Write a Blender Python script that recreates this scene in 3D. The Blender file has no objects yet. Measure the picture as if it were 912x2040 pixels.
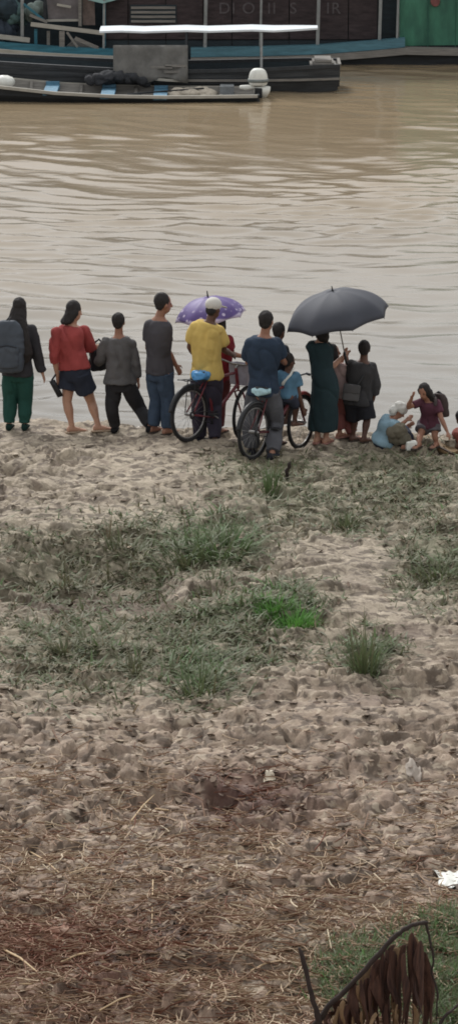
import bpy, bmesh, math, random
import numpy as np
from mathutils import Vector, Matrix, Quaternion

# ------------------------------------------------------------------ camera
SC = bpy.context.scene
W_PX, H_PX, F_PX = 912.0, 2040.0, 7380.0          # photograph size, focal length in its pixels
CAM_Z = 10.0
PITCH = math.radians(13.7)
cam_data = bpy.data.cameras.new('camera')
cam = bpy.data.objects.new('camera', cam_data)
SC.collection.objects.link(cam)
cam.location = (0, 0, CAM_Z)
cam.rotation_euler = (math.radians(90) - PITCH, 0, 0)
cam_data.sensor_fit = 'VERTICAL'
cam_data.sensor_height = 36.0
cam_data.lens = 36.0 * F_PX / H_PX
cam_data.clip_start = 0.5
cam_data.clip_end = 5000
SC.camera = cam

# ------------------------------------------------------------------ overcast sky, soft sun, exposure
SUN_EL, SUN_ROT = math.radians(44), math.radians(-22)
world = bpy.data.worlds.new('World'); SC.world = world
world.use_nodes = True
wn, wl = world.node_tree.nodes, world.node_tree.links
wn.clear()
sky = wn.new('ShaderNodeTexSky'); sky.sky_type = 'NISHITA'; sky.sun_disc = False
sky.sun_elevation = SUN_EL; sky.sun_rotation = SUN_ROT
sky.air_density = 1.0; sky.dust_density = 6.0; sky.ozone_density = 1.0; sky.altitude = 50
hsv = wn.new('ShaderNodeHueSaturation'); hsv.inputs['Saturation'].default_value = 0.12
mixc = wn.new('ShaderNodeMix'); mixc.data_type = 'RGBA'
mixc.inputs['Factor'].default_value = 0.72           # cloud deck: even pale grey over the clear-sky model
mixc.inputs[7].default_value = (8.7, 8.9, 9.1, 1)
bg = wn.new('ShaderNodeBackground'); bg.inputs['Strength'].default_value = 0.066
wo = wn.new('ShaderNodeOutputWorld')
wl.new(sky.outputs[0], hsv.inputs['Color']); wl.new(hsv.outputs[0], mixc.inputs[6])
wl.new(mixc.outputs[2], bg.inputs['Color']); wl.new(bg.outputs[0], wo.inputs[0])
sun_d = bpy.data.lights.new('sun', 'SUN'); sun_d.energy = 1.5; sun_d.angle = math.radians(12)
sun_d.color = (1.0, 0.985, 0.965)
sun = bpy.data.objects.new('sun', sun_d); SC.collection.objects.link(sun)
sd = Vector((math.sin(SUN_ROT) * math.cos(SUN_EL), math.cos(SUN_ROT) * math.cos(SUN_EL), math.sin(SUN_EL)))
sun.rotation_euler = sd.to_track_quat('Z', 'Y').to_euler()
sun.location = (0, 30, 30)
SC.view_settings.view_transform = 'Standard'
SC.view_settings.look = 'None'
SC.view_settings.gamma = 1.0
SC.view_settings.use_curve_mapping = False
SC.view_settings.exposure = 0.76
SC.cycles.filter_width = 1.8

# ------------------------------------------------------------------ measuring helpers
CP, SP = math.cos(PITCH), math.sin(PITCH)

def ray(px, py):
    u = (px - W_PX / 2) / F_PX; v = (H_PX / 2 - py) / F_PX
    return Vector((u, CP + v * SP, v * CP - SP))

def at(px, py, Y):
    d = ray(px, py)
    t = Y / d.y
    return Vector((d.x * t, Y, CAM_Z + d.z * t))

def smooth(a, b, x):
    t = np.clip((np.asarray(x, dtype=float) - a) / (b - a), 0, 1)
    return t * t * (3 - 2 * t)

def _h(ix, iy, seed):
    h = (ix.astype(np.int64) * 374761393 + iy.astype(np.int64) * 668265263 + seed * 1442695041) & 0xFFFFFFFF
    h = ((h ^ (h >> 13)) * 1274126177) & 0xFFFFFFFF
    h = ((h ^ (h >> 16)) * 2246822519) & 0xFFFFFFFF
    return (h ^ (h >> 15)) & 0xFFFFFF

def perlin(x, y, seed=0):
    x = np.asarray(x, dtype=float); y = np.asarray(y, dtype=float)
    ix = np.floor(x); iy = np.floor(y); fx = x - ix; fy = y - iy
    sx = fx * fx * fx * (fx * (fx * 6 - 15) + 10); sy = fy * fy * fy * (fy * (fy * 6 - 15) + 10)
    def g(dx, dy):
        a = _h(ix + dx, iy + dy, seed) * (2 * math.pi / 0x1000000)
        return np.cos(a) * (fx - dx) + np.sin(a) * (fy - dy)
    a = g(0, 0) * (1 - sx) + g(1, 0) * sx
    b = g(0, 1) * (1 - sx) + g(1, 1) * sx
    return (a * (1 - sy) + b * sy) * 1.5

def fbm(x, y, seed, octv=3, gain=0.5):
    r = 0; a = 1.0
    for o in range(octv):
        r = r + a * perlin(x * 2 ** o, y * 2 ** o, seed + o * 17); a *= gain
    return r

def worley(x, y, seed):
    """distance to nearest and second nearest feature point, and a random value of the cell"""
    x = np.asarray(x, dtype=float); y = np.asarray(y, dtype=float)
    ix = np.floor(x); iy = np.floor(y)
    f1 = np.full(x.shape, 9.0); f2 = np.full(x.shape, 9.0); v = np.zeros(x.shape)
    for dx in (-1, 0, 1):
        for dy in (-1, 0, 1):
            h = _h(ix + dx, iy + dy, seed)
            px_ = ix + dx + (h & 0xFFF) / 4096.0; py_ = iy + dy + ((h >> 12) & 0xFFF) / 4096.0
            d = np.hypot(px_ - x, py_ - y)
            n = d < f1
            f2 = np.where(n, f1, np.minimum(f2, d)); f1 = np.where(n, d, f1)
            v = np.where(n, ((h * 7919) & 0xFFFF) / 65536.0, v)
    return f1, f2, v

def plates(x, y, sx, sy, seed, sharp=7.0):
    """broken slabs: each cell has its own height and tilt, with steep edges and a worn gap"""
    f1, f2, v = worley(x * sx, y * sy, seed)
    e = np.clip((f2 - f1) * sharp, 0, 1); e = e * e * (3 - 2 * e)
    v2 = (v * 97.13) % 1.0; v3 = (v * 41.77) % 1.0
    tilt = (v2 - .5) * perlin(x * sx * .7, y * sy * .7, seed + 1) + (v3 - .3) * (0.5 - f1)
    return e * (v + 0.55 * tilt) 

def noise3(p, seed=0):
    """smooth value noise in 3D, p: (n,3), result -1..1"""
    i = np.floor(p).astype(np.int64); f = p - i; s = f * f * (3 - 2 * f)
    r = 0
    for dx in (0, 1):
        for dy in (0, 1):
            for dz in (0, 1):
                h = _h(i[:, 0] + dx + 131 * (i[:, 2] + dz), i[:, 1] + dy - 57 * (i[:, 2] + dz), seed)
                w = (s[:, 0] if dx else 1 - s[:, 0]) * (s[:, 1] if dy else 1 - s[:, 1]) * (s[:, 2] if dz else 1 - s[:, 2])
                r = r + w * (h / 0x800000 - 1.0)
    return r

# ------------------------------------------------------------------ terrain height
PY_ = np.array([-30, -10, 0, 10, 16, 21, 27, 33, 39, 43, 44.3, 45.3, 46.5, 50, 60, 90, 700.])
PZ_ = np.array([9.0, 6.5, 5.0, 3.0, 2.1, 1.5, 1.0, 0.72, 0.5, 0.35, 0.24, 0.02, -0.25, -0.8, -2.0, -4.0, -5.0])

def base(x, y):
    sh = smooth(0.9, 2.5, x) * 0.75 + 0.18 * np.sin(np.asarray(x) * 1.3 + 0.6)
    yy = np.asarray(y) + sh
    return np.interp(yy, PY_, PZ_) * 0.5 + 0.25 * (np.interp(yy - 0.5, PY_, PZ_) + np.interp(yy + 0.5, PY_, PZ_))

def px_to_base(px, py, it=14):
    """where the ray of a picture point meets the smooth bank (arrays or numbers)"""
    px = np.asarray(px, dtype=float); py = np.asarray(py, dtype=float)
    u = (px - W_PX / 2) / F_PX; v = (H_PX / 2 - py) / F_PX
    dx, dy, dz = u, CP + v * SP, v * CP - SP
    t = (0.6 - CAM_Z) / dz
    for _ in range(it):
        t = 0.5 * t + 0.5 * (base(dx * t, dy * t) - CAM_Z) / dz
    return dx * t, dy * t

def blob(x, y, lst):
    """soft patches given as (px, py, half width px, half height px, weight)"""
    r = np.zeros(np.shape(x))
    for (px, py, a, b, w) in lst:
        cx, cy = px_to_base(px, py)
        sc = F_PX / math.hypot(cy, CAM_Z)
        x1, y1 = px_to_base(px, py - b); x2, y2 = px_to_base(px, py + b)
        ry = abs(float(y1 - y2)) / 2
        d2 = ((x - cx) / (a / sc)) ** 2 + ((y - cy) / ry) ** 2
        r = np.maximum(r, w * np.exp(-d2 * 1.1))
    return r

HOLLOW = [(160, 1150, 210, 70, 1.0), (300, 1200, 60, 35, .8), (30, 935, 90, 16, .45), (110, 970, 80, 10, .5)]
MOUND = [(230, 1030, 300, 30, 1.0), (150, 905, 130, 20, .6), (330, 920, 60, 9, 1.0), (60, 955, 80, 9, 1.2), (420, 1010, 90, 9, .9), (640, 1130, 150, 70, .7), (60, 1250, 150, 40, .7),
         (430, 1160, 140, 30, .6), (760, 1210, 170, 30, .5), (150, 1480, 200, 60, .5), (700, 1700, 220, 60, .5)]
BARE = [(720, 1120, 110, 50, 1.0), (800, 1215, 120, 45, 1.0), (620, 1090, 60, 25, .7), (250, 1030, 260, 20, .8),
        (800, 1630, 120, 50, .9), (330, 880, 300, 16, .6), (120, 1270, 60, 25, .5)]
VEG = [(420, 1090, 120, 60, 1.0), (300, 1090, 130, 60, .75), (150, 1130, 210, 70, .8), (580, 1000, 120, 60, .85),
       (800, 970, 150, 75, .9), (880, 1120, 90, 80, .95), (400, 1250, 150, 60, .95), (560, 1220, 90, 55, .9),
       (400, 1340, 90, 60, .9), (725, 1310, 70, 45, .9), (180, 1290, 210, 90, .75), (540, 945, 120, 40, .8),
       (700, 1030, 110, 40, .75), (60, 1180, 90, 40, .6), (760, 1940, 170, 90, 1.0), (890, 1880, 60, 60, 1.0),
       (480, 1300, 130, 40, .7)]
RED = [(90, 1890, 200, 80, 1.0), (500, 1590, 120, 50, .6), (200, 1990, 200, 60, .5)]
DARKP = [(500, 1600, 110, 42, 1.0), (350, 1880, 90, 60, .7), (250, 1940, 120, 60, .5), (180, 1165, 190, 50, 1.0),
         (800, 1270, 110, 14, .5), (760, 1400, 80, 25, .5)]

def ground(x, y):
    x = np.asarray(x, dtype=float); y = np.asarray(y, dtype=float)
    z = base(x, y)
    near = smooth(12, 20, y) * (1 - smooth(46, 49, y)) * (1 - smooth(5, 9, np.abs(x)))
    bare = np.clip(blob(x, y, BARE), 0, 1)
    rough = near * np.clip(0.72 + 1.0 * perlin(x * .6 + 9, y * .5, 61), .28, 1.3) * (1 - 0.75 * bare) * (1 - 0.3 * smooth(42.2, 43.2, y))
    z = z - 0.32 * smooth(.22, .62, blob(x, y, HOLLOW) + .08 * perlin(x * 2.2, y * 2.2, 66)) * near + 0.05 * blob(x, y, MOUND) * near
    z = z + near * 0.045 * fbm(x * 0.8, y * 0.75, 5, 3)
    wx = x + 0.10 * perlin(x * 3, y * 3, 31) + 0.03 * perlin(x * 11, y * 11, 37)
    wy = y + 0.10 * perlin(x * 3, y * 3, 33) + 0.03 * perlin(x * 11, y * 11, 39)
    # trampled lumps: tilted slabs of mud with steep broken edges and gaps between them
    z = z + rough * 0.105 * (plates(wx, wy, 2.0, 2.3, 3, 8.0) - .45)
    z = z + rough * 0.074 * (plates(wx, wy, 3.6, 5.6, 8, 6.5) - .42)
    z = z + rough * 0.018 * (plates(wx + 3, wy, 8.5, 11.0, 13, 4.0) - .4)
    # ruts and low ledges running along the shore
    rt = 1 - np.abs(perlin(x * .38 + 2, y * 1.05, 83)) * 3.2
    z = z + near * 0.07 * (1 - .6 * bare) * np.clip(rt, 0, 1) ** 1.5 * (0.4 + smooth(-.3, .4, perlin(x * .3, y * .25, 84)))
    # hoof and foot dents
    f1, f2, v = worley(wx * 2.1 + 5, wy * 1.5, 21)
    z = z - rough * 0.05 * np.clip(1 - f1 / 0.28, 0, 1) ** 0.8 * (v > 0.35)
    z = z + near * 0.007 * fbm(x * 12, y * 9, 41, 3)
    return z

def gz(x, y):
    return float(ground(np.array([x]), np.array([y]))[0])

def hit(px, py):
    """picture point -> point on the bank"""
    d = ray(px, py)
    x, y = px_to_base(px, py)
    t0 = float(y) / d.y
    ts = np.linspace(t0 * 0.96, t0 * 1.05, 240)
    dz = (CAM_Z + d.z * ts) - ground(d.x * ts, d.y * ts)
    k = np.argmax(dz < 0) if (dz < 0).any() else len(ts) // 2
    t = ts[k]
    return Vector((d.x * t, d.y * t, gz(d.x * t, d.y * t)))

def water_y(py):
    d = ray(456, py)
    return d.y * (-CAM_Z / d.z)
# ------------------------------------------------------------------ mesh helpers
def link(o, parent=None):
    SC.collection.objects.link(o)
    if parent is not None:
        o.parent = parent
    return o

def tag(o, label=None, cat=None, group=None, kind=None):
    if label: o['label'] = label
    if cat: o['category'] = cat
    if group: o['group'] = group
    if kind: o['kind'] = kind
    return o

def thing(name, loc, label, cat, group=None):
    o = bpy.data.objects.new(name, None)
    o.empty_display_size = 0.1
    o.location = loc
    link(o)
    return tag(o, label, cat, group)

def world_loc(o):
    v = Vector((0, 0, 0))
    while o is not None:
        v += o.location; o = o.parent
    return v

class MB:
    """collects shapes in world coordinates; build() links them as one mesh object"""
    def __init__(s): s.v = []; s.f = []
    def loft(s, rings, cap=True, closed=True):
        n = len(rings[0]); b = len(s.v)
        for r in rings: s.v += [tuple(p) for p in r]
        m = n if closed else n - 1
        for i in range(len(rings) - 1):
            for j in range(m):
                k = (j + 1) % n
                s.f.append((b + i * n + j, b + i * n + k, b + (i + 1) * n + k, b + (i + 1) * n + j))
        if cap and closed:
            s.f.append(tuple(b + j for j in reversed(range(n))))
            e = b + (len(rings) - 1) * n
            s.f.append(tuple(e + j for j in range(n)))
        return s
    def tube(s, pts, radii, n=8, hint=None, flat=1.0, round_ends=True):
        pts = [Vector(p) for p in pts]
        if not isinstance(radii, (list, tuple)): radii = [radii] * len(pts)
        if round_ends:
            d0 = (pts[0] - pts[1]).normalized(); d1 = (pts[-1] - pts[-2]).normalized()
            r0, r1 = radii[0], radii[-1]
            pts = [pts[0] + d0 * r0 * .9, pts[0] + d0 * r0 * .6] + pts + [pts[-1] + d1 * r1 * .6, pts[-1] + d1 * r1 * .9]
            radii = [r0 * .35, r0 * .8] + list(radii) + [r1 * .8, r1 * .35]
        rings = []; a = None
        for i, p in enumerate(pts):
            t = (pts[min(i + 1, len(pts) - 1)] - pts[max(i - 1, 0)])
            t = t.normalized() if t.length > 1e-9 else Vector((0, 0, 1))
            if a is None:
                h = Vector(hint) if hint is not None else (Vector((1, 0, 0)) if abs(t.x) < .8 else Vector((0, 1, 0)))
                a = h
            a = (a - t * a.dot(t))
            a = a.normalized() if a.length > 1e-6 else t.orthogonal().normalized()
            b = t.cross(a)
            rings.append([p + (a * math.cos(2 * math.pi * k / n) + b * flat * math.sin(2 * math.pi * k / n)) * radii[i] for k in range(n)])
        return s.loft(rings)
    def ring(s, c, a, b, n=16, p=1.0):
        """an oval ring round c with half-axes a and b (vectors); p < 1 squares it off"""
        out = []
        for k in range(n):
            t = 2 * math.pi * k / n
            cx, sx = math.cos(t), math.sin(t)
            out.append(c + a * math.copysign(abs(cx) ** p, cx) + b * math.copysign(abs(sx) ** p, sx))
        return out
    def ellip(s, c, rx, ry, rz, rot=None, nu=14, nv=10):
        c = Vector(c); R = rot or Matrix.Identity(3)
        rings = []
        for i in range(1, nv):
            ph = math.pi * i / nv
            rings.append([c + R @ Vector((rx * math.sin(ph) * math.cos(2 * math.pi * j / nu), ry * math.sin(ph) * math.sin(2 * math.pi * j / nu), -rz * math.cos(ph))) for j in range(nu)])
        b = len(s.v); s.loft(rings, cap=False)
        s.v.append(tuple(c + R @ Vector((0, 0, -rz)))); s.v.append(tuple(c + R @ Vector((0, 0, rz))))
        lo, hi = len(s.v) - 2, len(s.v) - 1
        e = b + (nv - 2) * nu
        for j in range(nu):
            s.f.append((lo, b + (j + 1) % nu, b + j)); s.f.append((hi, e + j, e + (j + 1) % nu))
        return s
    def box(s, c, sx, sy, sz, rot=None):
        c = Vector(c); R = rot or Matrix.Identity(3); b = len(s.v)
        for dz in (-1, 1):
            for dx, dy in ((-1, -1), (1, -1), (1, 1), (-1, 1)):
                s.v.append(tuple(c + R @ Vector((dx * sx / 2, dy * sy / 2, dz * sz / 2))))
        s.f += [(b + 3, b + 2, b + 1, b), (b + 4, b + 5, b + 6, b + 7)]
        for i in range(4):
            j = (i + 1) % 4
            s.f.append((b + i, b + j, b + 4 + j, b + 4 + i))
        return s
    def bar(s, p, q, w, h, up=(0, 0, 1)):
        """a rectangular beam from p to q"""
        p, q = Vector(p), Vector(q); t = (q - p).normalized()
        a = t.cross(Vector(up))
        a = a.normalized() if a.length > 1e-6 else t.orthogonal().normalized()
        b = a.cross(t)
        def R(c): return [c - a * w / 2 - b * h / 2, c + a * w / 2 - b * h / 2, c + a * w / 2 + b * h / 2, c - a * w / 2 + b * h / 2]
        return s.loft([R(p), R(q)])
    def torus(s, c, ax, R, r, n=40, m=8, arc=(0, 2 * math.pi), up=(0, 0, 1), flat=1.0):
        c = Vector(c); ax = Vector(ax).normalized()
        u = Vector(up); u = (u - ax * u.dot(ax)).normalized(); w = ax.cross(u)
        full = abs(arc[1] - arc[0] - 2 * math.pi) < 1e-6
        rings = []
        for i in range(n if full else n + 1):
            t = arc[0] + (arc[1] - arc[0]) * i / n
            d = u * math.cos(t) + w * math.sin(t)
            rings.append([c + d * R + (d * math.cos(2 * math.pi * k / m) + ax * flat * math.sin(2 * math.pi * k / m)) * r for k in range(m)])
        if full: rings.append(rings[0])
        return s.loft(rings, cap=not full)
    def build(s, name, mat, parent=None, smooth_=True, remesh=None, relax=0, wrinkle=0.0, wscale=14.0, wstretch=(1, 1, 1), seed=0, subsurf=0, bevel=0.0, thick=0.0):
        me = bpy.data.meshes.new(name)
        me.from_pydata(s.v, [], s.f)
        o = bpy.data.objects.new(name, me)
        SC.collection.objects.link(o)
        mods = False
        if bevel:
            m = o.modifiers.new('b', 'BEVEL'); m.width = bevel; m.segments = 2; m.limit_method = 'ANGLE'; mods = True
        if thick:
            m = o.modifiers.new('t', 'SOLIDIFY'); m.thickness = thick; m.offset = 0; mods = True
        if subsurf:
            m = o.modifiers.new('s', 'SUBSURF'); m.levels = subsurf; m.render_levels = subsurf; mods = True
        if remesh:
            m = o.modifiers.new('r', 'REMESH'); m.mode = 'VOXEL'; m.voxel_size = remesh; mods = True
        if relax:
            m = o.modifiers.new('l', 'SMOOTH'); m.factor = 0.5; m.iterations = relax; mods = True
        if mods:
            dg = bpy.context.evaluated_depsgraph_get()
            nm = bpy.data.meshes.new_from_object(o.evaluated_get(dg))
            o.modifiers.clear(); old = o.data; o.data = nm; bpy.data.meshes.remove(old)
            nm.name = name; me = nm
        n = len(me.vertices)
        co = np.empty(n * 3, dtype=np.float32); me.vertices.foreach_get('co', co); co = co.reshape(-1, 3)
        if wrinkle:
            no = np.empty(n * 3, dtype=np.float32); me.vertices.foreach_get('normal', no); no = no.reshape(-1, 3)
            q = co * np.array(wstretch) * wscale
            q = q + 0.6 * np.stack([noise3(q * .5, seed + 5), noise3(q * .5, seed + 6), noise3(q * .5, seed + 7)], 1)
            w = 1 - 2 * np.abs(noise3(q, seed)) + 0.5 * noise3(q * 2.1, seed + 3)
            if wrinkle > .0065 and wscale < 12.5:                   # broad soft folds under the fine creases
                q2 = co * np.array([1.0, 1.0, .55]) * 6.0 + co[:, 2:3] * np.array([2.2, 0, 0])
                w = w * .6 + 2.0 * (.45 - (1 - np.abs(noise3(q2, seed + 11))) ** 5)
            co = co + no * (wrinkle * w)[:, None]
        if parent is not None:
            co = co - np.array(world_loc(parent))
            o.parent = parent
        me.vertices.foreach_set('co', co.astype(np.float32).ravel())
        if smooth_:
            me.polygons.foreach_set('use_smooth', [True] * len(me.polygons))
        me.materials.clear(); me.materials.append(mat)
        me.update()
        return o

def fast_mesh(name, verts, quads, mat, tints=None, smooth_=False):
    """verts (n,3), quads (m,4) or (m,3) as numpy arrays -> linked object"""
    me = bpy.data.meshes.new(name)
    k = quads.shape[1]
    me.vertices.add(len(verts)); me.vertices.foreach_set('co', verts.astype(np.float32).ravel())
    me.loops.add(quads.size); me.loops.foreach_set('vertex_index', quads.astype(np.int32).ravel())
    me.polygons.add(len(quads)); me.polygons.foreach_set('loop_start', np.arange(0, quads.size, k, dtype=np.int32))
    me.update(calc_edges=True)
    if smooth_: me.polygons.foreach_set('use_smooth', np.ones(len(quads), dtype=bool))
    for key, arr in (tints or {}).items():
        a = me.attributes.new(key, 'FLOAT', 'POINT'); a.data.foreach_set('value', np.asarray(arr, dtype=np.float32))
    me.materials.append(mat)
    o = bpy.data.objects.new(name, me)
    return link(o)

# ------------------------------------------------------------------ materials
_M = {}
def lin(r, g, b):
    return tuple(((c / 255) / 12.92 if c / 255 <= .04045 else ((c / 255 + .055) / 1.055) ** 2.4) for c in (r, g, b))

def mat(name, col, rough=0.7, var=0.25, scale=8.0, bump=0.0, bscale=60.0, metal=0.0, spec=0.4, stretch=(1, 1, 1), col2=None, sheen=0.0, bdist=0.01):
    if name in _M: return _M[name]
    m = bpy.data.materials.new(name); m.use_nodes = True
    N, L = m.node_tree.nodes, m.node_tree.links
    b = N['Principled BSDF']
    b.inputs['Roughness'].default_value = rough; b.inputs['Metallic'].default_value = metal
    b.inputs['Specular IOR Level'].default_value = spec
    if sheen: b.inputs['Sheen Weight'].default_value = sheen
    tc = N.new('ShaderNodeTexCoord'); mp = N.new('ShaderNodeMapping'); mp.inputs['Scale'].default_value = stretch
    L.new(tc.outputs['Object'], mp.inputs[0])
    nz = N.new('ShaderNodeTexNoise'); nz.inputs['Scale'].default_value = scale; nz.inputs['Detail'].default_value = 6
    nz.inputs['Roughness'].default_value = 0.62
    L.new(mp.outputs[0], nz.inputs['Vector'])
    rp = N.new('ShaderNodeValToRGB')
    c2 = col2 or tuple(c * (1 - var) for c in col)
    c1 = col if col2 else tuple(min(1, c * (1 + var * .6)) for c in col)
    rp.color_ramp.elements[0].position = .32; rp.color_ramp.elements[0].color = (*c2, 1)
    rp.color_ramp.elements[1].position = .68; rp.color_ramp.elements[1].color = (*c1, 1)
    L.new(nz.outputs['Fac'], rp.inputs[0]); L.new(rp.outputs[0], b.inputs['Base Color'])
    if bump:
        n2 = N.new('ShaderNodeTexNoise'); n2.inputs['Scale'].default_value = bscale; n2.inputs['Detail'].default_value = 4
        L.new(mp.outputs[0], n2.inputs['Vector'])
        bp = N.new('ShaderNodeBump'); bp.inputs['Strength'].default_value = bump; bp.inputs['Distance'].default_value = bdist
        L.new(n2.outputs['Fac'], bp.inputs['Height']); L.new(bp.outputs[0], b.inputs['Normal'])
    _M[name] = m
    return m

def tint_mat(name, stops, rough=0.7, spec=0.3, trans=0.0, noise=None):
    """colour from the per-piece attribute 'tint' through a ramp"""
    m = bpy.data.materials.new(name); m.use_nodes = True
    N, L = m.node_tree.nodes, m.node_tree.links
    b = N['Principled BSDF']; b.inputs['Roughness'].default_value = rough; b.inputs['Specular IOR Level'].default_value = spec
    a = N.new('ShaderNodeAttribute'); a.attribute_name = 'tint'
    rp = N.new('ShaderNodeValToRGB'); e = rp.color_ramp.elements
    e[0].position = stops[0][0]; e[0].color = (*stops[0][1], 1)
    e[1].position = stops[-1][0]; e[1].color = (*stops[-1][1], 1)
    for p, c in stops[1:-1]:
        k = e.new(p); k.color = (*c, 1)
    L.new(a.outputs['Fac'], rp.inputs[0]); L.new(rp.outputs[0], b.inputs['Base Color'])
    if trans:
        b.inputs['Transmission Weight'].default_value = 0
        t = N.new('ShaderNodeBsdfTranslucent'); mx = N.new('ShaderNodeMixShader'); mx.inputs[0].default_value = trans
        L.new(rp.outputs[0], t.inputs[0]); L.new(b.outputs[0], mx.inputs[1]); L.new(t.outputs[0], mx.inputs[2])
        L.new(mx.outputs[0], N['Material Output'].inputs[0])
    return m
# ------------------------------------------------------------------ bank (ground)
def ground_material():
    m = bpy.data.materials.new('river_bank_soil'); m.use_nodes = True
    N, L = m.node_tree.nodes, m.node_tree.links
    b = N['Principled BSDF']; b.inputs['Specular IOR Level'].default_value = 0.35
    tc = N.new('ShaderNodeTexCoord')
    def noise(scale, detail=6, rough=.6):
        n = N.new('ShaderNodeTexNoise'); n.inputs['Scale'].default_value = scale; n.inputs['Detail'].default_value = detail
        n.inputs['Roughness'].default_value = rough
        L.new(tc.outputs['Object'], n.inputs['Vector']); return n.outputs['Fac']
    def ramp(fac, stops):
        r = N.new('ShaderNodeValToRGB'); e = r.color_ramp.elements
        e[0].position = stops[0][0]; e[0].color = (*stops[0][1], 1); e[1].position = stops[-1][0]; e[1].color = (*stops[-1][1], 1)
        for p, c in stops[1:-1]: e.new(p).color = (*c, 1)
        L.new(fac, r.inputs[0]); return r.outputs[0]
    def attr(n):
        a = N.new('ShaderNodeAttribute'); a.attribute_name = n; return a.outputs['Fac']
    def mul(a, c):
        n = N.new('ShaderNodeMath'); n.operation = 'MULTIPLY'; L.new(a, n.inputs[0])
        if isinstance(c, float): n.inputs[1].default_value = c
        else: L.new(c, n.inputs[1])
        return n.outputs[0]
    def mix(fac, a, c):
        n = N.new('ShaderNodeMix'); n.data_type = 'RGBA'; L.new(fac, n.inputs['Factor']); L.new(a, n.inputs[6])
        if isinstance(c, tuple): n.inputs[7].default_value = (*c, 1)
        else: L.new(c, n.inputs[7])
        return n.outputs[2]
    sand = ramp(noise(1.1, 8), [(.3, lin(126, 114, 99)), (.5, lin(154, 142, 124)), (.7, lin(182, 170, 150))])
    fine = ramp(noise(34, 5, .7), [(.35, lin(104, 93, 82)), (.6, lin(174, 160, 142))])
    k = N.new('ShaderNodeMix'); k.data_type = 'RGBA'; k.inputs['Factor'].default_value = .42
    L.new(sand, k.inputs[6]); L.new(fine, k.inputs[7]); col = k.outputs[2]
    col = mix(mul(ramp(noise(4.5, 7), [(.5, (0, 0, 0)), (.66, (1, 1, 1))]), .55), col, lin(106, 90, 80))
    def aniso(sc, st):
        mp = N.new('ShaderNodeMapping'); mp.inputs['Scale'].default_value = st; L.new(tc.outputs['Object'], mp.inputs[0])
        n = N.new('ShaderNodeTexNoise'); n.inputs['Scale'].default_value = sc; n.inputs['Detail'].default_value = 5; n.inputs['Distortion'].default_value = .9
        L.new(mp.outputs[0], n.inputs['Vector']); return n.outputs['Fac']
    col = mix(mul(attr('near'), .8), col, ramp(noise(7, 7), [(.35, lin(98, 79, 69)), (.65, lin(170, 146, 127))]))
    # damp and dry flakes with outlines of their own
    col = mix(mul(ramp(aniso(5.5, (1, 1.2, 1)), [(.50, (0, 0, 0)), (.57, (1, 1, 1))]), .72), col, lin(80, 69, 60))
    col = mix(mul(ramp(aniso(7.5, (1, 1.3, 1)), [(.57, (0, 0, 0)), (.63, (1, 1, 1))]), .55), col, lin(196, 181, 160))
    col = mix(mul(attr('veg'), mul(ramp(noise(9, 6), [(.25, (0, 0, 0)), (.5, (1, 1, 1))]), .85)), col, lin(102, 104, 80))
    col = mix(mul(attr('red'), mul(ramp(noise(5, 6), [(.3, (0, 0, 0)), (.55, (1, 1, 1))]), .85)), col, lin(124, 72, 52))
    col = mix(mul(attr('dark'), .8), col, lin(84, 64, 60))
    col = mix(mul(attr('wet'), .6), col, lin(104, 90, 76))
    L.new(col, b.inputs['Base Color'])
    r = N.new('ShaderNodeMapRange'); r.inputs[3].default_value = .85; r.inputs[4].default_value = .35
    L.new(attr('wet'), r.inputs[0]); L.new(r.outputs[0], b.inputs['Roughness'])
    bp = N.new('ShaderNodeBump'); bp.inputs['Strength'].default_value = .55; bp.inputs['Distance'].default_value = .015
    L.new(noise(45, 6, .7), bp.inputs['Height']); L.new(bp.outputs[0], b.inputs['Normal'])
    return m

def axis(lo, hi, step, out_lo, out_hi, grow=1.22):
    a = list(np.arange(lo, hi + step * .5, step)); s = step
    left, x = [], lo
    while x > out_lo:
        s *= grow; x -= s; left.append(x)
    right, x, s = [], a[-1], step
    while x < out_hi:
        s *= grow; x += s; right.append(x)
    return np.array(left[::-1] + a + right)

gx = axis(-4.2, 4.2, 0.023, -90, 90); gy = axis(20.4, 46.2, 0.026, -25, 62)
GX, GY = np.meshgrid(gx, gy)
GZ = ground(GX.ravel(), GY.ravel()).reshape(GX.shape)

def attrs(x, y, z):
    px_near = smooth(36, 25, y)
    return {'veg': np.clip(blob(x, y, VEG), 0, 1) , 'red': np.clip(blob(x, y, RED), 0, 1),
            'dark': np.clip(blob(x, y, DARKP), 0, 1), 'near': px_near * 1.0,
            'wet': np.clip(smooth(0.17, 0.04, z), 0, 1) * (y > 30)}

nx, ny = len(gx), len(gy)
idx = np.arange(nx * ny).reshape(ny, nx)
quads = np.stack([idx[:-1, :-1].ravel(), idx[:-1, 1:].ravel(), idx[1:, 1:].ravel(), idx[1:, :-1].ravel()], 1)
M_SOIL = ground_material()
ground_obj = fast_mesh('ground', np.stack([GX.ravel(), GY.ravel(), GZ.ravel()], 1), quads, M_SOIL, attrs(GX.ravel(), GY.ravel(), GZ.ravel()), True)
tag(ground_obj, 'trampled sandy river bank with lumps and dents', 'ground', kind='structure')

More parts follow.
